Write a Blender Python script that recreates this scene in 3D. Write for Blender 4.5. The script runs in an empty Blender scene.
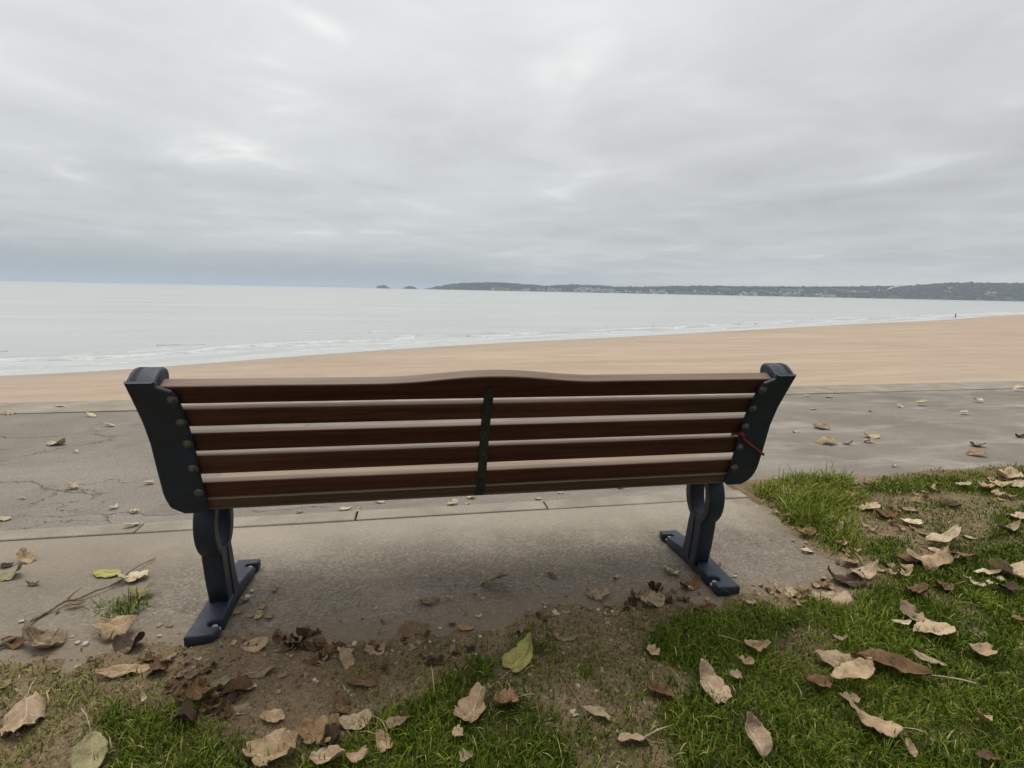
import bpy, bmesh, math, random
import numpy as np
from mathutils import Vector, Matrix, noise

# ------------------------------------------------------------------ camera
FPX = 515.0
PITCH, ROLL, YAW = math.radians(10.32), math.radians(1.13), math.radians(-10.48)
CAM = np.array([-.215, -1.512, 1.063])
_c, _s = math.cos(YAW), math.sin(YAW)
RT = np.array([_c, _s, 0.0])
FW = np.array([-_s, _c, 0.0])
FD = FW*math.cos(PITCH) - np.array([0, 0, math.sin(PITCH)])
UP = FW*math.sin(PITCH) + np.array([0, 0, math.cos(PITCH)])
CR, SR = math.cos(ROLL), math.sin(ROLL)

scene = bpy.context.scene
col = scene.collection
cam_data = bpy.data.cameras.new('camera')
cam_data.sensor_width = 36.0
cam_data.lens = 36.0*FPX/1024.0
cam_data.clip_start = 0.05
cam_data.clip_end = 200000.0
cam_ob = bpy.data.objects.new('camera', cam_data)
col.objects.link(cam_ob)
xr = CR*RT + SR*UP
yu = -SR*RT + CR*UP
zb = -FD
cam_ob.matrix_world = Matrix(((xr[0], yu[0], zb[0], CAM[0]), (xr[1], yu[1], zb[1], CAM[1]),
                              (xr[2], yu[2], zb[2], CAM[2]), (0, 0, 0, 1)))
scene.camera = cam_ob


def ray(px, py):
    dx, dy = px-512.0, py-384.0
    u, v = dx*CR+dy*SR, -dx*SR+dy*CR
    return FD + u/FPX*RT - v/FPX*UP


def at(px, py, z=0.0):
    d = ray(px, py)
    return CAM + d*((z-CAM[2])/d[2])


# ------------------------------------------------------------------ light
SUN_EL, SUN_AZ = math.radians(74), math.radians(15)      # azimuth measured from +Y (out to sea) towards -X
sun_dir = Vector((-math.sin(SUN_AZ)*math.cos(SUN_EL), math.cos(SUN_AZ)*math.cos(SUN_EL), math.sin(SUN_EL)))
sd = bpy.data.lights.new('sun', 'SUN')
sd.energy = 1.35
sd.angle = math.radians(24)
sd.color = (1.0, .96, .90)
so = bpy.data.objects.new('sun', sd)
col.objects.link(so)
so.rotation_euler = sun_dir.to_track_quat('Z', 'Y').to_euler()
so.location = (0, 0, 30)

scene.view_settings.view_transform = 'Standard'
scene.view_settings.look = 'None'
scene.view_settings.exposure = 0.0
scene.view_settings.gamma = 1.0
scene.view_settings.use_curve_mapping = False
scene.cycles.use_denoising = True
scene.cycles.max_bounces = 6
scene.cycles.volume_bounces = 1


class NT:
    """tiny node-tree builder"""
    def __init__(self, tree):
        self.t = tree
        tree.nodes.clear()

    def n(self, typ, **kw):
        nd = self.t.nodes.new(typ)
        for k, v in kw.items():
            setattr(nd, k, v)
        return nd

    def put(self, sock, v):
        if isinstance(v, bpy.types.NodeSocket):
            self.t.links.new(v, sock)
        elif v is not None:
            if sock.type == 'RGBA' and len(v) == 3:
                v = (*v, 1)
            sock.default_value = v

    def math(self, op, a, b=0.0, c=None, clamp=False):
        nd = self.n('ShaderNodeMath', operation=op, use_clamp=clamp)
        self.put(nd.inputs[0], a)
        self.put(nd.inputs[1], b)
        if c is not None:
            self.put(nd.inputs[2], c)
        return nd.outputs[0]

    def vmath(self, op, a, b=None):
        nd = self.n('ShaderNodeVectorMath', operation=op)
        self.put(nd.inputs[0], a)
        if b is not None:
            if op == 'SCALE':
                self.put(nd.inputs['Scale'], b)
            else:
                self.put(nd.inputs[1], b)
        return nd.outputs['Value'] if op in ('DOT_PRODUCT', 'LENGTH') else nd.outputs['Vector']

    def noise(self, vec, scale, detail=4, rough=.55, dist=0.0, out='Fac'):
        nd = self.n('ShaderNodeTexNoise')
        self.put(nd.inputs['Vector'], vec)
        nd.inputs['Scale'].default_value = scale
        nd.inputs['Detail'].default_value = detail
        nd.inputs['Roughness'].default_value = rough
        nd.inputs['Distortion'].default_value = dist
        return nd.outputs[out]

    def voro(self, vec, scale, feature='F1', out='Distance'):
        nd = self.n('ShaderNodeTexVoronoi', feature=feature)
        self.put(nd.inputs['Vector'], vec)
        nd.inputs['Scale'].default_value = scale
        return nd.outputs[out]

    def ramp(self, fac, stops):
        nd = self.n('ShaderNodeValToRGB')
        el = nd.color_ramp.elements
        while len(el) < len(stops):
            el.new(.5)
        for e, (p, cc) in zip(el, stops):
            e.position = p
            if isinstance(cc, (int, float)):
                cc = (cc, cc, cc)
            e.color = (*cc, 1)
        self.put(nd.inputs[0], fac)
        return nd.outputs[0]

    def mix(self, fac, a, b, mode='MIX'):
        nd = self.n('ShaderNodeMix', data_type='RGBA', blend_type=mode)
        self.put(nd.inputs[0], fac)
        self.put(nd.inputs[6], a)
        self.put(nd.inputs[7], b)
        return nd.outputs[2]

    def smooth(self, v, a, b, to0=0.0, to1=1.0):
        nd = self.n('ShaderNodeMapRange', interpolation_type='SMOOTHSTEP')
        self.put(nd.inputs[0], v)
        for i, x in enumerate((a, b, to0, to1)):
            nd.inputs[i+1].default_value = x
        return nd.outputs[0]

    def coord(self, which='Object'):
        return self.n('ShaderNodeTexCoord').outputs[which]

    def scaled(self, vec, s):
        nd = self.n('ShaderNodeMapping')
        self.put(nd.inputs[0], vec)
        nd.inputs['Scale'].default_value = s
        return nd.outputs[0]


def build_world():
    w = bpy.data.worlds.new('World')
    scene.world = w
    w.use_nodes = True
    b = NT(w.node_tree)
    d = b.vmath('NORMALIZE', b.coord('Generated'))
    sep = b.n('ShaderNodeSeparateXYZ')
    b.put(sep.inputs[0], d)
    z = b.math('MAXIMUM', sep.outputs[2], 0.0)
    side = b.vmath('DOT_PRODUCT', d, tuple(RT))
    ahead = b.vmath('DOT_PRODUCT', d, tuple(FW))
    inv = b.math('DIVIDE', 1.0, b.math('ADD', z, .075))
    cmb = b.n('ShaderNodeCombineXYZ')
    b.put(cmb.inputs[0], b.math('MULTIPLY', side, inv))
    b.put(cmb.inputs[1], b.math('MULTIPLY', ahead, inv))
    p = cmb.outputs[0]
    n1 = b.noise(p, .42, 7, .52, .35)
    n2 = b.noise(b.vmath('ADD', p, (7.3, 2.1, 0)), 1.25, 6, .55, .5)
    n3 = b.noise(b.vmath('ADD', p, (1.3, 9.1, 0)), .17, 3, .5, .2)
    base = b.ramp(z, [(0.0, .60), (.03, .59), (.10, .62), (.22, .69), (.40, .78), (.50, .85), (.72, 1.20), (1.0, 1.4)])
    tint = b.ramp(z, [(0.0, (.97, 1.0, 1.02)), (.08, (.965, 1.0, 1.0)), (.35, (.97, 1.0, 1.01)), (.6, (.98, 1.0, 1.03))])
    c = b.mix(1.0, base, tint, 'MULTIPLY')
    k = b.math('ADD', 1.0, b.math('MULTIPLY', b.math('SUBTRACT', n1, .5), .50))
    k = b.math('ADD', k, b.math('MULTIPLY', b.math('SUBTRACT', n2, .5), .46))
    k = b.math('ADD', k, b.math('MULTIPLY', b.math('SUBTRACT', n3, .5), .30))
    k = b.math('ADD', k, b.math('MULTIPLY', b.smooth(n2, .60, .76), .09))      # thin breaks
    k = b.math('ADD', k, b.math('MULTIPLY', b.math('SUBTRACT', b.smooth(side, .55, -.45), .5), .10))
    c = b.mix(1.0, c, k, 'MULTIPLY')
    brk = b.math('MULTIPLY', b.smooth(n2, .56, .74), b.smooth(side, .35, -.35))
    c = b.mix(b.math('MULTIPLY', brk, .55), c, b.mix(1.0, c, (1.11, 1.08, 1.02), 'MULTIPLY'))
    # thin places in the cloud deck where the light comes through
    frag = b.ramp(n2, [(.36, .25), (.62, 1.0)])
    for (x0, y0, x1, y1, wd, am) in ((10, 70, 120, 112, .30, .15), (150, 115, 265, 150, .28, .11), (296, 8, 345, 42, .30, .16), (545, 92, 612, 30, .35, .10), (395, 150, 450, 178, .3, .09),
                                     (-10, 140, 110, 168, .25, .09), (20, 245, 110, 252, .3, .10), (800, 115, 880, 100, .3, .06), (985, 30, 1040, 10, .4, .07), (560, 165, 700, 185, .3, .06)):
        e = []
        for q in ((x0, y0), (x1, y1)):
            r_ = ray(*q)
            r_ = r_/np.linalg.norm(r_)
            e.append(np.array([r_ @ RT, r_ @ FW])/(r_[2]+.075))
        mid, dv = (e[0]+e[1])/2, (e[1]-e[0])
        ln = float(np.linalg.norm(dv))
        mp = b.n('ShaderNodeMapping', vector_type='TEXTURE')
        b.put(mp.inputs[0], b.vmath('ADD', p, b.vmath('SCALE', b.vmath('SUBTRACT', b.noise(p, 2.2, 3, .6, out='Color'), (.5, .5, .5)), ln*.5)))
        mp.inputs['Location'].default_value = (mid[0], mid[1], 0)
        mp.inputs['Rotation'].default_value = (0, 0, math.atan2(dv[1], dv[0]))
        mp.inputs['Scale'].default_value = (ln*.75, ln*wd*1.3, 1)
        flat_ = b.vmath('MULTIPLY', mp.outputs[0], (1, 1, 0))
        g = b.math('MULTIPLY', b.smooth(b.vmath('LENGTH', flat_), 1.0, .0), frag)
        c = b.mix(b.math('MULTIPLY', g, am/.15), c, b.mix(1.0, c, (1.17, 1.15, 1.10), 'MULTIPLY'))
    # a bank of darker, bluer cloud low over the open sea; a brighter strip under the deck over the land
    low = b.math('MULTIPLY', b.smooth(z, .085, .02), b.smooth(side, .12, -.18))
    c = b.mix(b.math('MULTIPLY', low, .8), c, (.35, .40, .425))
    strip = b.math('MULTIPLY', b.smooth(z, .05, .012), b.smooth(side, .05, .5))
    c = b.mix(b.math('MULTIPLY', strip, .9), c, (.82, .81, .75))
    # unseen sky behind the viewer, dimmed to keep the bench back dark
    dark = b.smooth(ahead, -.55, .25, .48, 1.0)
    dk2 = b.mix(b.smooth(z, .75, 1.0), dark, (1, 1, 1))
    c = b.mix(1.0, c, dk2, 'MULTIPLY')
    c = b.mix(1.0, c, (10.0, 10.0, 10.0), 'MULTIPLY')
    sky = b.n('ShaderNodeTexSky', sky_type='NISHITA')
    sky.sun_disc = False
    sky.sun_elevation = SUN_EL
    sky.sun_rotation = -SUN_AZ
    m = b.mix(.96, sky.outputs[0], c)
    bg = b.n('ShaderNodeBackground')
    b.put(bg.inputs[0], m)
    bg.inputs[1].default_value = 0.1
    out = b.n('ShaderNodeOutputWorld')
    b.put(out.inputs[0], bg.outputs[0])


build_world()

# ------------------------------------------------------------------ helpers


def mat(name, fn, rough=.8, spec=.4, metallic=0.0):
    """fn(b) -> (colour, height or None, bump distance, optional roughness socket)"""
    m = bpy.data.materials.new(name)
    m.use_nodes = True
    b = NT(m.node_tree)
    r = fn(b)
    bs = b.n('ShaderNodeBsdfPrincipled')
    b.put(bs.inputs['Base Color'], r[0])
    b.put(bs.inputs['Roughness'], r[3] if len(r) > 3 else rough)
    bs.inputs['Specular IOR Level'].default_value = spec
    bs.inputs['Metallic'].default_value = metallic
    if len(r) > 1 and r[1] is not None:
        bp = b.n('ShaderNodeBump')
        bp.inputs['Distance'].default_value = r[2]
        bp.inputs['Strength'].default_value = 1.0
        b.put(bp.inputs['Height'], r[1])
        b.put(bs.inputs['Normal'], bp.outputs[0])
    out = b.n('ShaderNodeOutputMaterial')
    b.put(out.inputs[0], bs.outputs[0])
    return m


def link(name, me, mats=None, parent=None, smooth=False):
    o = bpy.data.objects.new(name, me)
    col.objects.link(o)
    if mats:
        for m in (mats if isinstance(mats, (list, tuple)) else [mats]):
            me.materials.append(m)
    if parent:
        o.parent = parent
    if smooth:
        me.polygons.foreach_set('use_smooth', [True]*len(me.polygons))
    return o


def tag(o, label=None, cat=None, group=None, kind=None):
    if label:
        o['label'] = label
    if cat:
        o['category'] = cat
    if group:
        o['group'] = group
    if kind:
        o['kind'] = kind
    return o


def empty(name, loc=(0, 0, 0), rz=0.0):
    o = bpy.data.objects.new(name, None)
    o.location = loc
    o.rotation_euler = (0, 0, rz)
    o.empty_display_size = .1
    col.objects.link(o)
    return o


def from_bm(name, bm, mats, parent=None, smooth=False):
    me = bpy.data.meshes.new(name)
    bmesh.ops.recalc_face_normals(bm, faces=bm.faces)
    bm.to_mesh(me)
    bm.free()
    return link(name, me, mats, parent, smooth)


def np_mesh(name, verts, faces, mats=None, parent=None, smooth=False):
    me = bpy.data.meshes.new(name)
    me.from_pydata([tuple(v) for v in verts], [], faces)
    me.update()
    return link(name, me, mats, parent, smooth)


def grid_mesh(name, X, Y, Z, mats, smooth=True):
    """X,Y,Z 2-D arrays -> quad sheet"""
    nu, nv = X.shape
    V = np.stack([X.ravel(), Y.ravel(), Z.ravel()], 1).astype(np.float32)
    i = np.arange(nu*nv).reshape(nu, nv)
    F = np.stack([i[:-1, :-1].ravel(), i[1:, :-1].ravel(), i[1:, 1:].ravel(), i[:-1, 1:].ravel()], 1)
    return fast_mesh(name, V, F, mats, smooth)


def fast_mesh(name, V, F, mats, smooth=True):
    me = bpy.data.meshes.new(name)
    n, k = F.shape
    me.vertices.add(len(V))
    me.vertices.foreach_set('co', np.asarray(V, np.float32).ravel())
    me.loops.add(n*k)
    me.loops.foreach_set('vertex_index', F.astype(np.int32).ravel())
    me.polygons.add(n)
    me.polygons.foreach_set('loop_start', np.arange(0, n*k, k, dtype=np.int32))
    me.polygons.foreach_set('loop_total', np.full(n, k, np.int32))
    me.update(calc_edges=True)
    o = link(name, me, mats)
    me.polygons.foreach_set('use_smooth', np.full(n, smooth, bool))
    return o


def prism(loops, thick, bevel=.003, res=2):
    """closed 2-D outlines (first outer, others holes) extruded and bevelled -> bmesh in xy plane, z centred"""
    cu = bpy.data.curves.new('tmp', 'CURVE')
    cu.dimensions = '2D'
    cu.fill_mode = 'BOTH'
    for lp in loops:
        sp = cu.splines.new('POLY')
        sp.points.add(len(lp)-1)
        for p, q in zip(sp.points, lp):
            p.co = (q[0], q[1], 0, 1)
        sp.use_cyclic_u = True
    cu.offset = -bevel
    cu.extrude = max(thick/2-bevel, .0005)
    cu.bevel_depth = bevel
    cu.bevel_resolution = res
    o = bpy.data.objects.new('tmp', cu)
    col.objects.link(o)
    dg = bpy.context.evaluated_depsgraph_get()
    me = bpy.data.meshes.new_from_object(o.evaluated_get(dg))
    bm = bmesh.new()
    bm.from_mesh(me)
    bmesh.ops.remove_doubles(bm, verts=bm.verts, dist=1e-5)
    bpy.data.objects.remove(o)
    bpy.data.curves.remove(cu)
    bpy.data.meshes.remove(me)
    return bm


def smooth_loop(pts, it=2):
    for _ in range(it):
        q = []
        for i in range(len(pts)):
            a, b = pts[i], pts[(i+1) % len(pts)]
            q += [(a[0]*.75+b[0]*.25, a[1]*.75+b[1]*.25), (a[0]*.25+b[0]*.75, a[1]*.25+b[1]*.75)]
        pts = q
    return pts


def bm_join(dst, src, M=None):
    if M is not None:
        bmesh.ops.transform(src, matrix=M, verts=src.verts)
    me = bpy.data.meshes.new('t')
    src.to_mesh(me)
    src.free()
    dst.from_mesh(me)
    bpy.data.meshes.remove(me)


def tube(pts, rads, seg=8, closed=False):
    bm = bmesh.new()
    pts = [Vector(p) for p in pts]
    n = len(pts)
    rings = []
    for i, p in enumerate(pts):
        a = pts[(i-1) % n] if (closed or i > 0) else p
        c = pts[(i+1) % n] if (closed or i < n-1) else p
        t = (c-a).normalized()
        up = Vector((0, 0, 1)) if abs(t.z) < .9 else Vector((1, 0, 0))
        u = t.cross(up).normalized()
        v = t.cross(u)
        r = rads[i] if hasattr(rads, '__len__') else rads
        rings.append([bm.verts.new(p+r*(math.cos(k*2*math.pi/seg)*u+math.sin(k*2*math.pi/seg)*v)) for k in range(seg)])
    for i in range(n if closed else n-1):
        A, B = rings[i], rings[(i+1) % n]
        for k in range(seg):
            bm.faces.new((A[k], A[(k+1) % seg], B[(k+1) % seg], B[k]))
    if not closed:
        bm.faces.new(rings[0][::-1])
        bm.faces.new(rings[-1])
    return bm


def box_bm(x0, x1, y0, y1, z0, z1, bev=0.0, seg=2):
    bm = bmesh.new()
    bmesh.ops.create_cube(bm, size=1)
    for v in bm.verts:
        v.co = Vector((x0+(v.co.x+.5)*(x1-x0), y0+(v.co.y+.5)*(y1-y0), z0+(v.co.z+.5)*(z1-z0)))
    if bev:
        bmesh.ops.bevel(bm, geom=bm.edges[:], offset=bev, segments=seg, affect='EDGES', profile=.5)
    return bm


def seg_dist(P, poly):
    """signed distance (inside positive) from points P (n,2) to polygon"""
    poly = np.asarray(poly, float)
    d = np.full(len(P), 1e9)
    inside = np.zeros(len(P), bool)
    for i in range(len(poly)):
        a, b = poly[i], poly[(i+1) % len(poly)]
        ab = b-a
        t = np.clip(((P-a)@ab)/max(ab@ab, 1e-12), 0, 1)
        d = np.minimum(d, np.linalg.norm(P-(a+t[:, None]*ab), axis=1))
        cnd = ((a[1] > P[:, 1]) != (b[1] > P[:, 1]))
        xx = (b[0]-a[0])*(P[:, 1]-a[1])/(b[1]-a[1]+1e-15)+a[0]
        inside ^= cnd & (P[:, 0] < xx)
    return np.where(inside, d, -d)


def vnoise(x, y, seed=0):
    """smooth value noise on arrays"""
    rs = np.random.RandomState(seed)
    T = rs.rand(256, 256)
    xi, yi = np.floor(x).astype(int), np.floor(y).astype(int)
    fx, fy = x-xi, y-yi
    fx, fy = fx*fx*(3-2*fx), fy*fy*(3-2*fy)
    g = lambda a, b: T[a % 256, b % 256]
    return (g(xi, yi)*(1-fx)+g(xi+1, yi)*fx)*(1-fy)+(g(xi, yi+1)*(1-fx)+g(xi+1, yi+1)*fx)*fy


def fbm(x, y, seed=0, octv=4):
    r, a, s = 0, .5, 0
    for o in range(octv):
        r = r+a*vnoise(x*2**o, y*2**o, seed+o)
        s += a
        a *= .5
    return r/s-.5


# ------------------------------------------------------------------ materials
def m_asphalt(b):
    p = b.coord()
    sep = b.n('ShaderNodeSeparateXYZ')
    b.put(sep.inputs[0], p)
    n1 = b.noise(p, 1.1, 5, .6)
    ns = b.noise(b.scaled(p, (.7, 2.3, 1)), 1.6, 6, .65, .6)
    fine = b.noise(p, 120, 3, .7)
    c = b.ramp(n1, [(.3, (.192, .166, .134)), (.7, (.275, .243, .198))])
    c = b.mix(b.math('MULTIPLY', b.math('MULTIPLY', b.smooth(ns, .46, .70), b.smooth(sep.outputs[0], -2.0, 2.5, .35, 1.0)), .55), c, (.43, .39, .325))
    c = b.mix(.45, c, b.ramp(fine, [(.35, .40), (.65, 1.5)]), 'MULTIPLY')
    st = b.noise(p, 3.1, 6, .65)
    c = b.mix(b.math('MULTIPLY', b.smooth(st, .54, .68), .45), c, (.17, .15, .125))
    # cracks, mostly at the left end
    warp = b.vmath('ADD', b.scaled(p, (.62, 1.25, 1)), b.vmath('SCALE', b.noise(p, 1.7, 5, .6, out='Color'), .55))
    ed = b.voro(warp, 1.15, 'DISTANCE_TO_EDGE')
    wid = b.noise(p, 6, 3)
    msk = b.math('MULTIPLY', b.smooth(sep.outputs[0], .2, -1.2), b.smooth(b.noise(p, .9, 2), .40, .52))
    ed2 = b.voro(b.vmath('ADD', b.scaled(p, (.9, 2.2, 1)), b.vmath('SCALE', b.noise(p, 3.1, 5, .65, out='Color'), .8)), 1.5, 'DISTANCE_TO_EDGE')
    ck = b.math('MAXIMUM', b.smooth(ed, .008, .002), b.math('MULTIPLY', b.smooth(ed2, .008, .002), b.smooth(b.noise(p, 2.3, 2), .48, .6)))
    crack = b.math('MULTIPLY', ck, msk)
    crack = b.math('MULTIPLY', crack, b.smooth(wid, .35, .55))
    c = b.mix(b.math('MULTIPLY', crack, .5), c, (.11, .094, .077))
    h = b.math('SUBTRACT', b.math('ADD', b.math('MULTIPLY', fine, .35), b.math('MULTIPLY', n1, .6)), b.math('MULTIPLY', crack, 1.6))
    return c, h, .006


def m_slab(b):
    p = b.coord()
    n1 = b.noise(p, 1.7, 5, .6)
    n2 = b.noise(p, 7, 5, .65)
    v = b.voro(p, 130, 'F1', 'Color')
    sp = b.n('ShaderNodeSeparateColor')
    b.put(sp.inputs[0], v)
    fine = b.noise(p, 160, 3, .7)
    c = b.ramp(n1, [(.3, (.185, .157, .12)), (.7, (.265, .228, .176))])
    c = b.mix(b.math('MULTIPLY', b.smooth(n2, .5, .68), .45), c, (.15, .125, .098))
    c = b.mix(.55, c, b.ramp(sp.outputs[0], [(0.0, .42), (.55, .92), (.9, 1.25), (1.0, 1.7)]), 'MULTIPLY')
    c = b.mix(.3, c, b.ramp(fine, [(.3, .6), (.7, 1.4)]), 'MULTIPLY')
    dust = b.smooth(b.noise(p, 2.6, 4, .6), .5, .68)
    c = b.mix(b.math('MULTIPLY', dust, .35), c, (.36, .295, .21))
    # paler tan towards the kerb, trodden soil spreads in from the verge
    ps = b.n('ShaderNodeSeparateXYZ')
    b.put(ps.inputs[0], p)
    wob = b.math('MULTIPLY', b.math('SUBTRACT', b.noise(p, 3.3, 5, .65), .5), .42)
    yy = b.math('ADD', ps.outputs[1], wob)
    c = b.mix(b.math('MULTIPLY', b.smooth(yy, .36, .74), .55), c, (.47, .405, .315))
    xx = b.math('ADD', ps.outputs[0], wob)
    c = b.mix(b.math('MULTIPLY', b.smooth(xx, -.95, -1.3), .5), c, (.25, .205, .148))
    soil = b.math('MAXIMUM', b.smooth(yy, .16, -.02), b.smooth(xx, 1.28, 1.48))
    soil = b.math('MULTIPLY', soil, b.ramp(b.noise(p, 24, 5, .7), [(.3, .35), (.65, 1.0)]))
    c = b.mix(b.math('MULTIPLY', soil, .85), c, (.235, .175, .115))
    h = b.math('ADD', b.math('MULTIPLY', sp.outputs[0], .5), b.math('MULTIPLY', fine, .5))
    return c, h, .004


def m_kerb(b):
    p = b.coord()
    n1 = b.noise(p, 4, 5, .6)
    fine = b.noise(p, 110, 3, .7)
    c = b.ramp(n1, [(.3, (.24, .205, .16)), (.7, (.37, .325, .255))])
    c = b.mix(.4, c, b.ramp(fine, [(.3, .6), (.7, 1.35)]), 'MULTIPLY')
    return c, fine, .003


def m_ground(b):
    """soil with trodden dust; an attribute says how much the turf covers it"""
    p = b.coord()
    at_ = b.n('ShaderNodeAttribute', attribute_name='turf')
    n1 = b.noise(p, 3.5, 6, .65)
    n2 = b.noise(p, 28, 5, .7)
    fine = b.noise(p, 150, 4, .7)
    c = b.ramp(n1, [(.3, (.18, .126, .070)), (.7, (.315, .230, .138))])
    c = b.mix(b.math('MULTIPLY', b.smooth(n2, .52, .68), .55), c, (.34, .255, .16))
    c = b.mix(.6, c, b.ramp(fine, [(.3, .25), (.7, 1.55)]), 'MULTIPLY')
    g = b.ramp(n2, [(.3, (.040, .050, .010)), (.7, (.105, .095, .035))])
    c = b.mix(b.math('MULTIPLY', b.smooth(at_.outputs['Fac'], .25, .8), .9), c, g)
    h = b.math('ADD', b.math('MULTIPLY', n2, .8), b.math('MULTIPLY', fine, .35))
    return c, h, .02


def m_sand(b):
    p = b.coord()
    at_ = b.n('ShaderNodeAttribute', attribute_name='wet')
    big = b.noise(b.scaled(p, (.030, .11, 1)), 1.0, 7, .68, 1.1)
    st = b.noise(b.scaled(p, (.10, .62, 1)), 1.0, 6, .65, 1.0)
    n2 = b.noise(p, .9, 5, .6)
    c = b.ramp(big, [(.32, (.375, .275, .19)), (.68, (.48, .375, .27))])
    c = b.mix(b.math('MULTIPLY', b.smooth(st, .46, .64), .42), c, (.33, .245, .17))
    wk = b.noise(b.scaled(p, (.8, 2.4, 1)), 1.0, 4, .7)
    c = b.mix(b.math('MULTIPLY', b.smooth(wk, .66, .74), .5), c, (.20, .15, .11))
    c = b.mix(b.math('MULTIPLY', b.smooth(n2, .52, .7), .18), c, (.58, .45, .31))
    wet = b.math('POWER', at_.outputs['Fac'], 1.5)
    c = b.mix(b.math('MULTIPLY', wet, .6), c, (.245, .185, .135))
    rg = b.math('SUBTRACT', .9, b.math('MULTIPLY', wet, .55))
    h = b.math('ADD', st, b.math('MULTIPLY', n2, .4))
    return c, h, .06, rg


def m_sea(b):
    p = b.coord()
    sep = b.n('ShaderNodeSeparateXYZ')
    b.put(sep.inputs[0], p)
    w1 = b.noise(b.scaled(p, (.05, .22, 1)), 1.0, 6, .62, .6)
    w2 = b.noise(b.scaled(p, (.5, 1.4, 1)), 1.0, 5, .65, .5)
    w3 = b.noise(b.scaled(p, (.012, .05, 1)), 1.0, 4, .6, .6)
    c = b.ramp(w3, [(.3, (.42, .43, .405)), (.7, (.50, .505, .475))])
    h = b.math('ADD', b.math('MULTIPLY', w1, .75), b.math('MULTIPLY', w2, .22))
    return c, h, .55, .22


def m_foam(b):
    p = b.coord()
    n = b.noise(p, 1.6, 5, .7)
    c = b.ramp(n, [(.3, (.52, .53, .52)), (.7, (.72, .73, .72))])
    return c, n, .1


def m_film(b):
    p = b.coord()
    n = b.noise(b.scaled(p, (.3, .9, 1)), 1.0, 5, .6)
    c = b.ramp(n, [(.3, (.43, .435, .41)), (.7, (.54, .54, .51))])
    return c, n, .08, .3


def m_wood(base, hi, rough_lo, nm):
    def fn(b):
        p = b.coord()
        oi = b.n('ShaderNodeObjectInfo').outputs['Random']
        q = b.vmath('ADD', p, b.vmath('SCALE', (1.7, 3.1, 5.3), oi) if False else b.vmath('SCALE', b.vmath('ADD', (1, 1, 1), (0, 0, 0)), b.math('MULTIPLY', oi, 7.0)))
        g = b.noise(b.scaled(q, (1.6, 45, 45)), 1.0, 6, .65, .7)
        n = b.noise(b.scaled(q, (1.2, 5, 5)), 1.0, 4, .6)
        f2 = b.noise(b.scaled(q, (6, 160, 160)), 1.0, 3, .7)
        c = b.ramp(g, [(.3, tuple(x*.62 for x in base)), (.7, hi)])
        c = b.mix(.5, c, b.ramp(n, [(.3, .55), (.7, 1.4)]), 'MULTIPLY')
        c = b.mix(.35, c, b.ramp(f2, [(.35, .5), (.65, 1.4)]), 'MULTIPLY')
        # the upward faces have weathered paler than the faces out of the rain
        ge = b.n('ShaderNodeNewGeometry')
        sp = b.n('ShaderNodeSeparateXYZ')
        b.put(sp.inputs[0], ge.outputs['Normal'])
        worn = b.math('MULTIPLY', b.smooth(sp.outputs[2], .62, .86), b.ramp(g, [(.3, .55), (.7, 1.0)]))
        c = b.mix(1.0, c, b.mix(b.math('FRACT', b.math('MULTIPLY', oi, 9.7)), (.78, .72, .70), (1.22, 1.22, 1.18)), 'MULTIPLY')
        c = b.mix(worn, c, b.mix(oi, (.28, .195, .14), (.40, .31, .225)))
        rg = b.ramp(n, [(.3, rough_lo), (.7, rough_lo+.2)])
        return c, b.math('ADD', g, b.math('MULTIPLY', f2, .5)), .0012, rg
    return mat(nm, fn, spec=.25)


def m_iron(b):
    p = b.coord()
    n = b.noise(p, 22, 5, .65)
    f = b.noise(p, 180, 3, .6)
    c = b.ramp(n, [(.3, (.010, .0165, .029)), (.72, (.021, .031, .052))])
    c = b.mix(b.math('MULTIPLY', b.smooth(b.noise(p, 60, 4, .7), .64, .74), .35), c, (.075, .072, .068))
    dust = b.math('MULTIPLY', b.smooth(b.noise(p, 9, 5, .7), .42, .7), .3)
    ge = b.n('ShaderNodeNewGeometry')
    sp = b.n('ShaderNodeSeparateXYZ')
    b.put(sp.inputs[0], ge.outputs['Normal'])
    dust = b.math('MULTIPLY', dust, b.smooth(sp.outputs[2], .5, .9))
    c = b.mix(dust, c, (.16, .15, .14))
    return c, f, .0006, b.ramp(n, [(.3, .46), (.7, .60)])


def flat(colr, var=.25, sc=40):
    def fn(b):
        n = b.noise(b.coord(), sc, 4, .6)
        c = b.ramp(n, [(.3, tuple(x*(1-var) for x in colr)), (.7, tuple(min(1, x*(1+var)) for x in colr))])
        return c, n, .0008
    return fn


M = {}
M['asphalt'] = mat('promenade_asphalt', m_asphalt, .9, .15)
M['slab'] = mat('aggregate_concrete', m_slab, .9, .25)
M['kerb'] = mat('kerb_concrete', m_kerb, .9, .25)
M['ground'] = mat('soil_and_turf', m_ground, .95, .15)
M['sand'] = mat('beach_sand', m_sand, .9, .3)
M['sea'] = mat('sea_water', m_sea, .2, .5)
M['foam'] = mat('sea_foam', m_foam, .8, .3)
M['film'] = mat('thin_wash', m_film, .3, .5)
M['wood'] = m_wood((.086, .030, .019), (.140, .054, .035), .40, 'dark_stained_hardwood')
M['seatwood'] = m_wood((.15, .095, .062), (.22, .145, .10), .5, 'worn_seat_hardwood')
M['iron'] = mat('navy_painted_iron', m_iron, .45, .5)
M['bolt'] = mat('dull_bolt_steel', flat((.115, .105, .085), .6, 90), .55, .5, .3)
M['strap'] = mat('blackened_steel_strap', flat((.040, .036, .028), .5, 60), .65, .4, .1)
M['white'] = mat('galvanised_bolt', flat((.42, .42, .41), .2), .5)
M['red'] = mat('faded_red_cord', flat((.20, .030, .036), .35, 120), .8)
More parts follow.
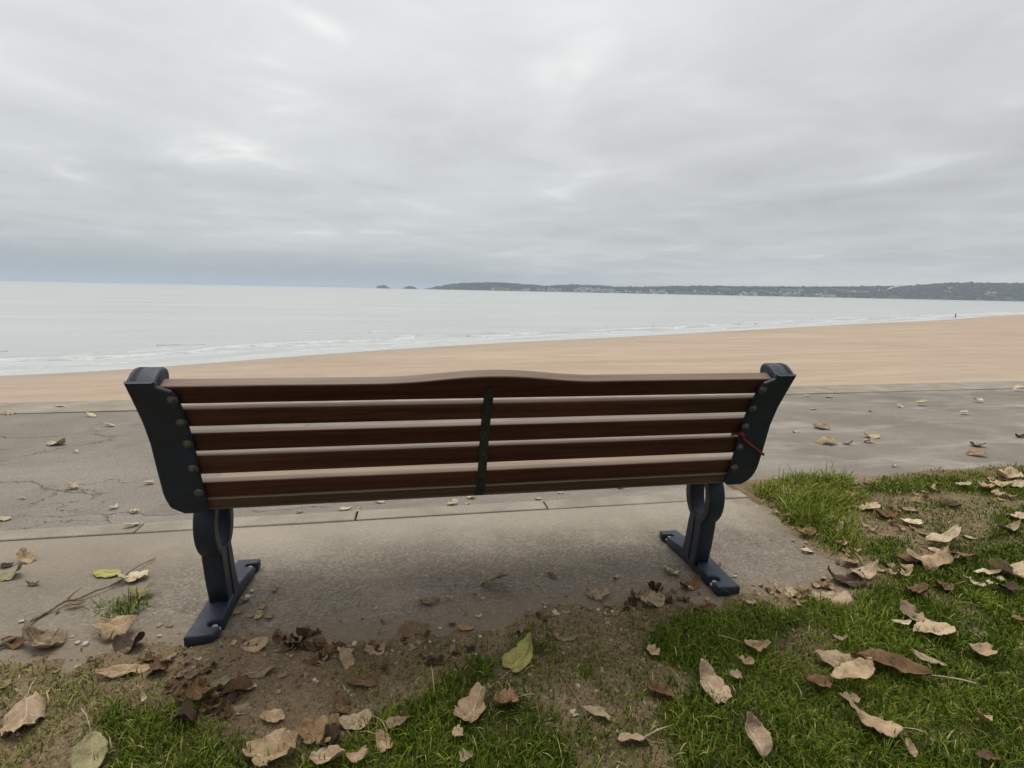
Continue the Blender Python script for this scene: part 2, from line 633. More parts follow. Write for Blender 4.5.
M['stone'] = mat('pale_pebble', flat((.52, .49, .44), .2, 60), .8)
M['twig'] = mat('twig_bark', flat((.21, .155, .105), .45, 70), .9, .2)

# ------------------------------------------------------------------ the setting
rng = np.random.RandomState(5)

# sheets: promenade, kerb, pad of concrete under the bench
K0, K1 = .80, .90                       # kerb strip


def wall_y(x):
    return 3.60 + .30*np.clip((x+3.8)/11.7, -1, 3)


def promenade():
    xs = np.concatenate([np.linspace(-60, -8, 14), np.linspace(-7.5, 14, 90), np.linspace(15, 80, 16)])
    fr = np.linspace(0, 1, 26)
    X = np.repeat(xs[:, None], 26, 1)
    Y = K1 + (wall_y(xs)[:, None]-.42-K1)*fr[None]
    Z = .010*fbm(X*.7, Y*.9, 3)
    o = grid_mesh('promenade', X, Y, Z, M['asphalt'])
    tag(o, kind='structure')


def sea_wall():
    xs = np.concatenate([np.linspace(-60, -8, 14), np.linspace(-7.5, 14, 60), np.linspace(15, 80, 16)])
    wy = wall_y(xs)
    prof = [(-.42, -.25), (-.42, .006), (0.0, .010), (.02, -.02), (.02, -.16), (-.03, -.18)]
    bm = bmesh.new()
    rows = []
    for x, y in zip(xs, wy):
        j = .006*noise.noise(Vector((x*1.3, 0, 0)))
        rows.append([bm.verts.new((x, y+a+(j if a >= 0 else 0), z+j)) for a, z in prof])
    for A, B in zip(rows, rows[1:]):
        for k in range(len(prof)-1):
            bm.faces.new((A[k], A[k+1], B[k+1], B[k]))
    root = empty('sea_wall', (0, 3.7, 0))
    tag(root, 'long low concrete sea wall edging the promenade above the sand', 'wall')
    cp = from_bm('coping', bm, M['kerb'])
    bm = bmesh.new()
    rows = []
    for x, y in zip(xs, wy):
        rows.append([bm.verts.new((x, y+a, z)) for a, z in ((-.03, -.17), (.12, -4.6))])
    for A, B in zip(rows, rows[1:]):
        bm.faces.new((A[0], A[1], B[1], B[0]))
    fc = from_bm('wall_face', bm, M['kerb'])
    for o in (cp, fc):
        o.parent = root
        o.matrix_parent_inverse = Matrix.Translation((0, -3.7, 0))


def kerb():
    bm = bmesh.new()
    x = -6.0
    r = random.Random(3)
    while x < 6.0:
        w = .915
        b = box_bm(x+.004, x+w-.004, K0+r.uniform(-.004, .004), K1+r.uniform(-.004, .004), -.15, .009+r.uniform(-.003, .003), .006, 2)
        bm_join(bm, b)
        x += w
    o = from_bm('kerb', bm, M['kerb'])
    tag(o, kind='structure')


# pad: right edge splays a little
PAD = [(-6, 3.0), (1.60, 3.0), (1.60, .8), (1.50, .45), (1.37, .06), (1.30, -.02), (.6, .0), (-6, -.04)]


def pad():
    X, Y = np.meshgrid(np.linspace(-6, 1.62, 300), np.linspace(-.35, K0-.003, 60), indexing='ij')
    Z = .004*fbm(X*1.5, Y*1.5, 9)+.004
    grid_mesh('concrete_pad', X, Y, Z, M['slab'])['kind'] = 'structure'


promenade()
sea_wall()
kerb()
pad()


def wp(pts):
    return [tuple(at(*p)[:2]) if max(map(abs, p)) > 9 else p for p in pts]


# turf areas as drawn on the ground (pixel corners are projected to the ground plane; small pairs are metres)
TURF = [
    (1.0, wp([(628, 650), (660, 622), (700, 612), (745, 608), (790, 608), (850, 600), (880, 582), (900, 570), (950, 558), (985, 548), (1024, 540), (4.8, .5), (4.8, -1.6), (.10, -1.6), (665, 768), (650, 722), (690, 690), (640, 672)])),
    (.95, wp([(345, 742), (375, 718), (420, 694), (440, 676), (500, 654), (560, 644), (610, 640), (600, 680), (566, 705), (562, 740), (585, 768), (.12, -1.6), (-.8, -1.6), (285, 768), (320, 752)])),
    (.75, wp([(70, 735), (110, 708), (150, 694), (190, 705), (230, 738), (262, 748), (270, 768), (-.55, -1.6), (-1.3, -1.6), (95, 768)])),
    (.34, wp([(-2.6, .05), (0, 654), (60, 660), (110, 672), (150, 690), (100, 720), (60, 768), (-1.2, -1.6), (-3, -1.6)])),
    (1.0, wp([(757, 492), (775, 484), (800, 483), (850, 485), (860, 500), (850, 520), (856, 545), (852, 560), (828, 556), (812, 540), (795, 530), (770, 514)])),
    (.85, wp([(856, 548), (900, 536), (915, 547), (900, 570), (862, 574)])),
    (.8, wp([(850, 490), (900, 480), (930, 473), (970, 474), (1024, 470), (4.8, 1.0), (4.8, .72), (1024, 503), (960, 497), (900, 499), (870, 501)])),
    (.8, wp([(990, 512), (1024, 506), (4.8, .72), (4.8, .4), (1024, 542), (960, 562), (940, 551), (985, 540)])),
    (.30, wp([(845, 505), (1010, 500), (1010, 545), (900, 545), (860, 530)])),
    (.48, wp([(560, 640), (660, 640), (700, 700), (680, 768), (.25, -1.6), (.0, -1.6), (560, 768), (560, 700)])),
    (.30, wp([(330, 690), (440, 650), (560, 620), (660, 612), (640, 660), (500, 700), (340, 740)])),
    (3.0, wp([(88, 616), (92, 606), (112, 601), (138, 604), (142, 614), (120, 625), (98, 625)])),
]


def turf_at(x, y):
    P = np.stack([x, y], 1)
    j = np.stack([fbm(x*9, y*9, 21), fbm(x*9, y*9, 31)], 1)*.10 + np.stack([fbm(x*40, y*40, 23), fbm(x*40, y*40, 33)], 1)*.03
    t = np.zeros(len(x))
    for w, poly in TURF:
        s = seg_dist(P+j, poly)
        t = np.maximum(t, w*np.clip((s+.05)/.11, 0, 1)**1.3)
    out = (y < -1.45) | (x < -2.9) & (y < .0) | (x > 4.7)
    t = np.where(out, np.maximum(t, .9*((y < -1.45) | (x > 4.7))), t)
    # worn patches
    hole = np.clip((fbm(x*3.1+4, y*3.1, 57, 3)-.16)/.08, 0, 1)
    return np.clip(t, 0, 1.2)*(1-.55*hole)


def soil_h(x, y):
    P = np.stack([x, y], 1)
    wob = fbm(x*4, y*4, 71)*.22 + fbm(x*17, y*17, 77)*.05
    s = -seg_dist(P, PAD)+wob                         # >0 beyond the pad
    h = np.clip(s*.22, -.030, .018)
    tongue = np.exp(-(((x+1.02)/.16)**2+((y-.22)/.16)**2)) + .7*np.exp(-(((x+1.2)/.3)**2+((y-.03)/.14)**2))
    h = h+.030*tongue*(.7+.8*fbm(x*7, y*7, 91))
    h = h+.014*fbm(x*5, y*5, 41)+.012*fbm(x*22, y*22, 43)+.011*fbm(x*55, y*55, 45)
    far = np.clip((y-.80)/.12, 0, 1)                  # dips to the kerb line
    h = np.where(y > .72, np.minimum(h, .028-.03*far), h)
    # beside the pad the verge reaches the asphalt
    return h


def lawn():
    xs = np.concatenate([-np.geomspace(60, 2.75, 14), np.arange(-2.6, 5.0, .0125), np.geomspace(5.2, 80, 14)])
    ys = np.concatenate([-np.geomspace(50, 1.75, 12), np.arange(-1.6, 1.06, .0125)])
    X, Y = np.meshgrid(xs, ys, indexing='ij')
    x, y = X.ravel(), Y.ravel()
    h = soil_h(x, y)
    ver = (x > 1.5)
    edge = 1.0+.05*fbm(x*3, y*0, 61)*2+.02*fbm(x*15, y*0, 63)
    lim = np.where(ver, edge, K0-.01)
    h = np.where(y > lim, np.minimum(h, -.03), h)
    h = np.where(ver & (y <= lim) & (y > .70), np.maximum(h, .020), h)
    near = (x > -2.6) & (x < 5) & (y > -1.6)
    h = np.where(~near & (y < .7), np.maximum(h, .012), h)
    h = np.where(~near & (y >= .7), -.04, h)
    o = grid_mesh('lawn', X, Y, h.reshape(X.shape), M['ground'])
    a = o.data.attributes.new('turf', 'FLOAT', 'POINT')
    a.data.foreach_set('value', turf_at(x, y).astype(np.float32))
    tag(o, kind='structure')
    return o


LAWN = lawn()


def ground_z(x, y):
    x, y = np.array([x], float), np.array([y], float)
    h = soil_h(x, y)[0]
    in_pad = -5 < x[0] < 1.62 and -.35 < y[0] < K0
    if y[0] > K0 and (x[0] < 1.5 or y[0] > 1.0):
        return .004 if y[0] > K1 else .014
    if in_pad:
        h = max(h, .006)
    return max(h, .0) if y[0] < 1.0 else .004


# ---- beach and sea
ZW = -5.94
WL_PX = [(0, 376), (170, 366), (340, 353), (500, 343), (660, 335), (840, 325), (950, 319.5), (1024, 314.5)]
WL = [tuple(at(*p, ZW)[:2]) for p in WL_PX]
WL = [(-400, -20), (-150, 18), (-70, 33)] + WL + [(620, 340), (1200, 450), (2200, 650), (3600, 1000)]


def resample(pl, n_per=10):
    out = []
    for i in range(len(pl)-1):
        p0 = pl[max(i-1, 0)]
        p1, p2 = pl[i], pl[i+1]
        p3 = pl[min(i+2, len(pl)-1)]
        for k in range(n_per):
            t = k/n_per
            out.append(tuple(.5*((2*p1[d])+(-p0[d]+p2[d])*t+(2*p0[d]-5*p1[d]+4*p2[d]-p3[d])*t*t+(-p0[d]+3*p1[d]-3*p2[d]+p3[d])*t**3) for d in (0, 1)))
    out.append(pl[-1])
    return np.array(out)


_w = np.array(resample(WL[1:13], 80))
_ds = np.linalg.norm(np.diff(_w, axis=0), axis=1)/np.maximum(np.linalg.norm(_w[1:]-CAM[:2], axis=1), 30)
_cs = np.concatenate([[0], np.cumsum(_ds)])
_q = np.arange(0, _cs[-1], .011)
WLS = np.stack([np.interp(_q, _cs, _w[:, 0]), np.interp(_q, _cs, _w[:, 1])], 1)
for _i in range(30):
    WLS[1:-1] = .25*WLS[:-2]+.5*WLS[1:-1]+.25*WLS[2:]
NRM = np.gradient(WLS, axis=0)
NRM = np.stack([-NRM[:, 1], NRM[:, 0]], 1)
NRM /= np.linalg.norm(NRM, axis=1)[:, None]            # points out to sea


def beach():
    A = resample(WL, 24)
    n = len(A)
    tx = np.gradient(A, axis=0)
    nr = np.stack([-tx[:, 1], tx[:, 0]], 1)
    nr /= np.linalg.norm(nr, axis=1)[:, None]
    # foot of the wall under each waterline point, running off inland beyond the wall's end
    fx = np.clip(A[:, 0]*.30-0, -60, 80)
    fy = wall_y(fx)-.1
    far = np.clip((A[:, 0]-330)/300, 0, 1)
    fx = fx*(1-far)+(A[:, 0]-nr[:, 0]*260)*far
    fy = fy*(1-far)+(A[:, 1]-nr[:, 1]*260)*far
    ts = np.concatenate([np.linspace(0, .8, 40), np.linspace(.81, 1.0, 28), [1.03, 1.08, 1.2, 1.5]])
    X = fx[:, None]+(A[:, 0]-fx)[:, None]*ts
    Y = fy[:, None]+(A[:, 1]-fy)[:, None]*ts
    over = np.clip(ts-1, 0, 9)
    L = np.linalg.norm(A-np.stack([fx, fy], 1), axis=1)[:, None]
    for k, t in enumerate(ts):
        if t > 1:
            d = (t-1)*40
            X[:, k] = A[:, 0]+nr[:, 0]*d
            Y[:, k] = A[:, 1]+nr[:, 1]*d
    Z = -3.3+(ZW+3.3)*np.minimum(ts, 1)[None]**.75 - over[None]*2.2 + 0*X
    amp = np.clip((1-ts)*6, 0, 1)[None]
    Z = Z+amp*(.14*fbm(X*.05, Y*.16, 11)+.05*fbm(X*.4, Y*1.2, 13))
    o = grid_mesh('beach', X, Y, Z, M['sand'])
    wet = np.exp(-np.clip(1-ts, 0, 1)*L/5.5)
    a = o.data.attributes.new('wet', 'FLOAT', 'POINT')
    a.data.foreach_set('value', wet.astype(np.float32).ravel())
    tag(o, kind='structure')


def sea():
    S = 26000.0
    xs = np.concatenate([-np.geomspace(S, 400, 14), np.linspace(-380, 600, 60), np.geomspace(640, S, 14)])
    ys = np.concatenate([[-2000, -300], np.linspace(0, 400, 60), np.geomspace(430, S, 16)])
    X, Y = np.meshgrid(xs, ys, indexing='ij')
    o = grid_mesh('sea', X, Y, np.full(X.shape, ZW), M['sea'])
    tag(o, kind='structure')


beach()
sea()


def foam():
    """ragged white crests and their wash along the water's edge"""
    V, F, MI = [], [], []

    def strip(i0, i1, off, wid, hgt, seed, keep, m):
        last = None
        for i in range(i0, i1):
            a, nn = WLS[i], NRM[i]
            sden = np.linalg.norm(a-CAM[:2])
            u = i*.37
            on = vnoise(np.array([u*.35]), np.array([seed*7.7]), 3)[0]
            w = wid*(.35+1.1*vnoise(np.array([u*1.3]), np.array([seed*3.1]), 5)[0])
            w *= max(0.0, min(1.0, (on-keep)/.12))
            o = off+1.6*(vnoise(np.array([u*.22]), np.array([seed*1.7]), 7)[0]-.5)*off*.35
            c = a+nn*o
            if w < .02:
                last = None
                continue
            w += sden*.0012
            row = [(*(c-nn*w*.9), ZW+.012), (*(c-nn*w*.35), ZW+hgt*.8), (*(c), ZW+hgt), (*(c+nn*w*.45), ZW+.012)]
            base = len(V)
            V.extend(row)
            if last is not None:
                for k in range(3):
                    F.append((last+k, last+k+1, base+k+1, base+k))
                    MI.append(m)
            last = base
    n = len(WLS)
    for off, wid, hgt, seed, keep in ((10.2, .55, .26, 1, .20), (11.2, .25, .14, 2, .45), (8.6, .22, .08, 9, .48), (6.3, .20, .06, 3, .48), (4.2, .26, .08, 4, .36),
                                      (2.6, .15, .04, 5, .50), (1.2, .14, .03, 12, .50), (.3, .14, .02, 6, .35), (15.0, .22, .12, 8, .62), (19.0, .22, .12, 14, .68)):
        strip(2, n-2, off, wid, hgt, seed, keep, 0)
    o = np_mesh('sea_foam', V, F, [M['foam']])
    tag(o, kind='stuff')
    # thin sheet of wash between the breaker and the sand
    X = np.stack([WLS[:, 0]+NRM[:, 0]*d for d in (-.1, .8, 2.5, 5.8, 9.9)], 1)
    Y = np.stack([WLS[:, 1]+NRM[:, 1]*d for d in (-.1, .8, 2.5, 5.8, 9.9)], 1)
    o2 = grid_mesh('shallow_water', X, Y, np.full(X.shape, ZW+.006), M['film'])
    tag(o2, kind='structure')
    # low swells standing up before they break
    for k, (off, h) in enumerate(((10.8, .30), (4.6, .16), (14.5, .14))):
        d = np.linspace(-1.0, 1.8, 9)
        pr = np.where(d < 0, np.cos(d*math.pi/2), np.cos(np.clip(d/1.8, 0, 1)*math.pi/2)**2)
        wob = 1.6*(vnoise(np.arange(n)*.08, np.full(n, k*1.7), 7)-.5)*off*.35
        hh = h*np.clip(vnoise(np.arange(n)*.13, np.full(n, k*5.1), 15)*1.8-.35, 0.02, 1)
        X = WLS[:, :1]+NRM[:, :1]*(off+wob[:, None]+d[None])
        Y = WLS[:, 1:]+NRM[:, 1:]*(off+wob[:, None]+d[None])
        Z = ZW+.004+hh[:, None]*pr[None]
        tag(grid_mesh('swell', X, Y, Z, M['sea']), kind='structure')


foam()

# ---- far headland, woods, houses
def m_wood_far(b):
    p = b.coord()
    n = b.noise(p, .02, 5, .6)
    n2 = b.noise(p, .11, 3, .6)
    c = b.ramp(n, [(.3, (.026, .034, .020)), (.55, (.046, .052, .028)), (.75, (.085, .070, .038))])
    c = b.mix(.5, c, b.ramp(n2, [(.3, .6), (.7, 1.4)]), 'MULTIPLY')
    return c, n2, 2.0


M['farwood'] = mat('distant_woodland', m_wood_far, .95, .1)
M['farground'] = mat('distant_hillside', flat((.06, .065, .035), .4, .01), .95, .1)
M['housewall'] = mat('pale_render', flat((.82, .80, .76), .1, .05), .9, .2)
M['houseroof'] = mat('slate_roof', flat((.13, .12, .12), .2, .05), .9, .2)

RIDGE = [(425, 289.2), (433, 286.0), (440, 286.6), (446, 285.0), (455, 283.8), (470, 283.0), (490, 282.6), (505, 282.8), (520, 284.2), (535, 285.0), (545, 286.4), (558, 285.3), (575, 285.0), (600, 285.6), (615, 287.2), (640, 287.0), (660, 286.8), (680, 286.2), (700, 286.2), (730, 286.6),
         (760, 286.8), (800, 287.2), (850, 286.9), (880, 286.6), (905, 286.6), (925, 284.9), (945, 283.4), (965, 283.2), (990, 283.4), (1010, 284.0), (1040, 283.6), (1100, 282.5), (1200, 281.5), (1350, 283)]


def hill_depth(px):
    return np.interp(px, [425, 700, 1024, 1350], [5200, 4300, 3300, 2600])


def hill_pt(px, f, rid):
    """f 0 at the shore, 1 on the ridge, >1 behind"""
    D = hill_depth(px)
    d = ray(px, 300)
    hd = d[:2]/np.dot(d[:2], FW[:2])                    # unit depth along view
    dep = D+620*f if f <= 1 else D+620+900*(f-1)
    xy = CAM[:2]+hd*dep
    dr = ray(px, rid)
    top = CAM[2]+dr[2]/np.dot(dr[:2], FW[:2])*(D+620)
    top = max(top, 3.0)
    prof = (1-(1-min(f, 1))**1.7) if f <= 1 else max(0.0, 1-(f-1)**2*.9)
    z = ZW-1+(top-(ZW-1))*prof
    return xy[0], xy[1], z


def headland():
    pxs = np.arange(425, 1350, 3.0)
    fs = np.array([-.02, .0, .05, .12, .22, .35, .5, .65, .8, .92, 1.0, 1.15, 1.4, 1.8])
    rd = np.interp(pxs, [r[0] for r in RIDGE], [r[1]+.9 for r in RIDGE])
    P = np.array([[hill_pt(px, max(f, 0), r) if f >= 0 else (*hill_pt(px, 0, r)[:2], ZW-4) for f in fs] for px, r in zip(pxs, rd)])
    P[:, 2:, 2] += 10*fbm(P[:, 2:, 0]*.004, P[:, 2:, 1]*.004, 5)*np.clip((P[:, 2:, 2]-ZW)/40, 0, 1)
    o = grid_mesh('headland', P[..., 0], P[..., 1], P[..., 2], M['farground'])
    tag(o, kind='structure')
    # canopy
    r = random.Random(8)
    bm = bmesh.new()
    bmesh.ops.create_icosphere(bm, subdivisions=1, radius=1)
    bv = np.array([v.co[:] for v in bm.verts])
    bf = np.array([[v.index for v in f.verts] for f in bm.faces])
    bm.free()
    V, F = [], []
    k = 0
    for i in range(11000):
        px = 436+(1340-436)*r.random()
        f = r.random()**.8*1.06+.02
        dens = noise.noise(Vector((px*.045, f*3.2, 0)))
        town = any(a < px < c and f < hi for a, c, hi in ((546, 562, .4), (575, 614, .5), (648, 668, .4), (738, 756, .3), (780, 800, .3), (820, 835, .25)))
        if f < .85 and (dens < (-.16 if px < 900 else -.5) or (town and r.random() < .93)):
            continue
        x, y, z = hill_pt(px, f, float(np.interp(px, [q[0] for q in RIDGE], [q[1]+.9 for q in RIDGE])))
        s = r.uniform(6, 12)*(1.0 if r.random() < .9 else 1.35)
        vv = bv*np.array([s*r.uniform(.8, 1.4), s*r.uniform(.8, 1.4), s*r.uniform(.65, 1.0)])*(1+.25*rng.rand(len(bv), 1))
        V.append(vv+np.array([x, y, z+s*.35]))
        F.append(bf+k)
        k += len(bv)
    o = fast_mesh('woodland', np.concatenate(V), np.concatenate(F), M['farwood'], False)
    tag(o, kind='stuff')


headland()


def islands():
    for px, w, h, seed in ((383, 8.0, 2.0, 1), (410, 8.0, 1.9, 2)):
        D = 5200.0
        d = ray(px, 290)
        c = CAM[:2]+d[:2]/np.dot(d[:2], FW[:2])*D
        R, H = w/515*D, h/515*D
        u, v = np.meshgrid(np.linspace(0, 2*math.pi, 33), np.linspace(0, 1, 12), indexing='ij')
        rr = R*v
        X = c[0]+rr*np.cos(u)
        Y = c[1]+rr*np.sin(u)*.6
        nz = fbm(np.cos(u)*v*3+seed*9, np.sin(u)*v*3, seed)
        Z = ZW-1+(H+1)*np.clip((1-v**1.6)*(.8+4.2*nz), 0, 1.5)
        o = grid_mesh('island', X, Y, Z, M['farground'])
        tag(o, kind='structure')
        if seed == 1:
            root = empty('lighthouse', (c[0], c[1], ZW+H*.95))
            tag(root, 'tiny lighthouse standing on the outermost island off the headland', 'lighthouse')
            t = tube([(0, 0, 0), (0, 0, 8), (0, 0, 14)], [4, 3.2, 2.8], 12)
            from_bm('tower', t, M['housewall'], root)
            t = tube([(0, 0, 14), (0, 0, 17), (0, 0, 19.5)], [2.6, 2.6, .3], 12)
            from_bm('lantern_room', t, M['houseroof'], root)


islands()


def houses():
    r = random.Random(12)
    me = bpy.data.meshes.new('house')
    v = [(-.5, -.5, 0), (.5, -.5, 0), (.5, .5, 0), (-.5, .5, 0), (-.5, -.5, .6), (.5, -.5, .6), (.5, .5, .6), (-.5, .5, .6), (-.5, 0, 1), (.5, 0, 1)]
    f = [(0, 1, 5, 4), (1, 2, 6, 9, 5), (2, 3, 7, 6), (3, 0, 4, 8, 7), (4, 5, 9, 8), (6, 7, 8, 9)]
    me.from_pydata(v, [], f)
    me.materials.append(M['housewall'])
    me.materials.append(M['houseroof'])
    me.polygons[4].material_index = 1
    me.polygons[5].material_index = 1
    spans = [(548, 560, 10, .02, .35), (574, 614, 30, .02, .45), (648, 668, 12, .02, .35), (738, 756, 6, .02, .25), (784, 800, 6, .05, .4), (820, 834, 4, .03, .2), (520, 545, 5, .02, .2),
             (690, 730, 6, .1, .5), (760, 880, 8, .1, .6), (610, 645, 6, .02, .25), (470, 515, 3, .02, .2), (940, 1000, 4, .1, .5)]
    for a, c, n, f0, f1 in spans:
        for _ in range(int(n*1.6)):
            px, f_ = r.uniform(a, c), r.uniform(f0, f1)
            x, y, z = hill_pt(px, f_, float(np.interp(px, [q[0] for q in RIDGE], [q[1]+.9 for q in RIDGE])))
            o = bpy.data.objects.new('house', me)
            o.location = (x, y, z-1)
            o.rotation_euler = (0, 0, r.uniform(-.6, .6))
            o.scale = (r.uniform(14, 34), r.uniform(9, 13), r.uniform(11, 19))
            col.objects.link(o)
            tag(o, 'pale house among the trees on the far headland', 'house', 'houses on the far headland')
    # the long pale slanting roof higher up the slope
    x, y, z = hill_pt(892, .52, 287.4)
    d = ray(892, 300)
    hd = d[:2]/np.linalg.norm(d[:2])
    root = empty('ski_slope', (x, y, z), math.atan2(hd[1], hd[0])-math.pi/2)
    root.name = 'pale_ramp'
    tag(root, 'long pale slanting ramp on the wooded hillside above the bay', 'ramp')
    bm = prism([[(-42, -8), (-20, 14), (38, 26), (42, 21), (-8, 9), (-34, -9)]], 4, .3, 1)
    o = from_bm('ramp_surface', bm, M['housewall'], root)
    o.rotation_euler = (math.radians(62), 0, 0)
    o.location = (0, -16, 10)
    bm = box_bm(-30, 30, -6, 4, -14, 4)
    o = from_bm('ramp_base', bm, M['farwood'], root)


houses()


def haze():
    bm = box_bm(-28500, 28500, -2600, 28500, ZW-6, 175)
    m = bpy.data.materials.new('haze')
    m.use_nodes = True
    b = NT(m.node_tree)
    v = b.n('ShaderNodeVolumePrincipled')
    v.inputs['Color'].default_value = (.61, .695, .80, 1)
    v.inputs['Density'].default_value = .000095
    v.inputs['Anisotropy'].default_value = 0.0
    out = b.n('ShaderNodeOutputMaterial')
    b.put(out.inputs['Volume'], v.outputs[0])
    o = from_bm('haze', bm, m)
    tag(o, kind='stuff')


haze()

# ------------------------------------------------------------------ the bench
BACK = [(.42, -.008), (.445, -.014), (.46, -.020), (.496, -.036), (.573, -.056), (.647, -.073), (.712, -.099), (.779, -.136), (.83, -.166), (.86, -.185)]


def back_y(z):
    return float(np.interp(z, [p[0] for p in BACK], [p[1] for p in BACK]))


YZX = Matrix(((0, 0, 1, 0), (1, 0, 0, 0), (0, 1, 0, 0), (0, 0, 0, 1)))     # prism (u,v,w) -> y,z,x


def bench():
    root = empty('park_bench', (0, 0.2, 0))
    tag(root, 'long dark brown slatted bench with navy cast iron ends, seen from behind', 'bench')
    T = Matrix.Translation((0, -.2, 0))

    def part(name, bm, m, parent=root, smooth=False):
        o = from_bm(name, bm, m, parent, smooth)
        if parent is root:
            bmx = T
            o.data.transform(bmx)
        return o

    EAR = [(-.1625, .823), (-.150, .832), (-.128, .848), (-.112, .8545), (-.092, .856), (-.080, .850), (-.074, .838), (-.076, .805)]
    # --- end castings (mirror pair)
    for sx in (-1, 1):
        # flange on the back: plate that follows the curve of the backrest
        zs = list(np.linspace(.426, .80, 28))
        bm = bmesh.new()
        rows = []
        for z in zs+[.815, .826]:
            y = back_y(z)
            dzdy = (back_y(z+.01)-back_y(z-.01))/.02
            nrm = Vector((0, 1, -dzdy)).normalized()
            xo, xi = .906, .803
            if z < .478:
                q = math.sqrt(max(0, 1-((.478-z)/.053)**2))
                xo = .906-.045*(1-q)
                xi = .803+.010*(1-q)
            if z > .80:
                xi = .842
            elif z > .785:
                xi = .803+.010*(1-math.sqrt(max(0, 1-((z-.785)/.0151)**2)))
            P = Vector((0, y, z))
            e = .004
            sec = [Vector((xo, 0, 0))+P+nrm*.009, Vector((xo, 0, 0))+P+nrm*e, Vector((xo-e, 0, 0))+P,
                   Vector((xi+e, 0, 0))+P, Vector((xi, 0, 0))+P+nrm*e, Vector((xi, 0, 0))+P+nrm*.009]
            rows.append([bm.verts.new((sx*p.x, p.y, p.z)) for p in sec])
        for A, B in zip(rows, rows[1:]):
            for k in range(6):
                bm.faces.new((A[k], A[(k+1) % 6], B[(k+1) % 6], B[k]))
        bm.faces.new(rows[0][::-1])
        bm.faces.new(rows[-1])
        # side plate with the ear on top
        back = [(back_y(z)+.006, z) for z in np.linspace(.45, .822, 18)]
        ear = EAR
        front = [(back_y(z)+.062, z) for z in np.linspace(.775, .50, 12)]
        pl = prism([[(y, z) for y, z in back+ear+front]+[(.03, .44), (.005, .435)]], .026, .004)
        bm_join(bm, pl, Matrix.Translation((sx*.8925, 0, 0)) @ YZX)
        earp = [(back_y(z)+.003, z) for z in np.linspace(.792, .822, 4)]+ear+[(-.090, .79)]
        pl = prism([earp], .066, .009, 4)
        bm_join(bm, pl, Matrix.Translation((sx*.873, 0, 0)) @ YZX)
        # arm under the seat
        arm = [(.012, .455), (.03, .462), (.10, .432), (.30, .422), (.44, .438), (.475, .43), (.47, .405), (.40, .385), (.26, .385), (.10, .40), (.02, .425)]
        pl = prism([smooth_loop(arm, 2)], .060, .006)
        bm_join(bm, pl, Matrix.Translation((sx*.850, 0, 0)) @ YZX)
        fr = part('end_frame', bm, M['iron'])
        # bolts in the flange
        for z in (.779, .712, .647, .573, .496):
            b2 = bmesh.new()
            bmesh.ops.create_cone(b2, cap_ends=True, segments=16, radius1=.0135, radius2=.012, depth=.004)
            b3 = bmesh.new()
            bmesh.ops.create_uvsphere(b3, u_segments=12, v_segments=8, radius=.009)
            bm_join(b2, b3, Matrix.Translation((0, 0, .001)) @ Matrix.Diagonal((1, 1, .65, 1)))
            sl = (back_y(z+.01)-back_y(z-.01))/.02
            nb = Vector((0, -1, sl)).normalized()
            mt = Matrix.Translation(Vector((sx*.815, back_y(z), z))+nb*.001) @ nb.to_track_quat('Z', 'Y').to_matrix().to_4x4()
            bmesh.ops.transform(b2, matrix=mt, verts=b2.verts)
            ob = part('bolt', b2, M['bolt'], fr, True)
            ob.data.transform(T)
        # leg: ring pedestal
        zc, yc, ro, ri = .322, .158, .088, .047
        outer = []
        a0 = math.radians(-58)
        for k in range(40):
            a = a0+(2*math.pi-math.radians(64))*k/39
            outer.append((yc+ro*math.cos(a), zc+1.24*ro*math.sin(a)))
        outer += [(.113, .205), (.122, .13), (.140, .040), (.245, .040), (.224, .12), (.210, .205)]
        hole = [(yc+ri*math.cos(-k*2*math.pi/32), zc+1.72*ri*math.sin(-k*2*math.pi/32)) for k in range(32)]
        lg = prism([outer, hole], .061, .009, 3)
        bm_join(bm := bmesh.new(), lg, Matrix.Translation((sx*.8485-.009, 0, 0)) @ YZX)
        # rib down the middle of each face below the ring
        rib = prism([[(.178, .05), (.202, .05), (.174, .18), (.171, .236), (.161, .236), (.163, .18)]], .069, .003)
        bm_join(bm, rib, Matrix.Translation((sx*.8485-.009, 0, 0)) @ YZX)
        part('leg', bm, M['iron'])
        # foot: long base with a bolt notch at each end
        fo = [(.905, 0.0), (.820, .003), (.818, .040), (.850, .043), (.856, .058), (.848, .070), (.818, .074), (.822, .15), (.826, .24), (.822, .34),
              (.818, .40), (.848, .402), (.856, .414), (.850, .426), (.816, .428), (.814, .462), (.896, .464), (.900, .40), (.898, .24), (.902, .08)]
        fo = [(x-.002 if x > .86 else x, y*.964-.012) for x, y in fo]
        ft = prism([[(sx*p[0], p[1]) for p in fo]], .036, .006, 2)
        bmesh.ops.translate(ft, vec=(0, 0, .018+.006), verts=ft.verts)
        for v in ft.verts:                                   # rises gently to the pedestal
            if v.co.z > .025:
                v.co.z += .020*math.exp(-((v.co.y-.20)/.12)**2)
        fob = part('foot', ft, M['iron'])
        for yy in (.043, .388):
            b2 = bmesh.new()
            bmesh.ops.create_cone(b2, cap_ends=True, segments=12, radius1=.009, radius2=.008, depth=.016)
            bmesh.ops.translate(b2, vec=(sx*.838, yy, .026), verts=b2.verts)
            b3 = bmesh.new()
            bmesh.ops.create_cone(b3, cap_ends=True, segments=14, radius1=.014, radius2=.014, depth=.003)
            bm_join(b2, b3, Matrix.Translation((sx*.836, yy, .021)))
            ob = part('anchor_bolt', b2, M['white'], fob)
            ob.data.transform(T)

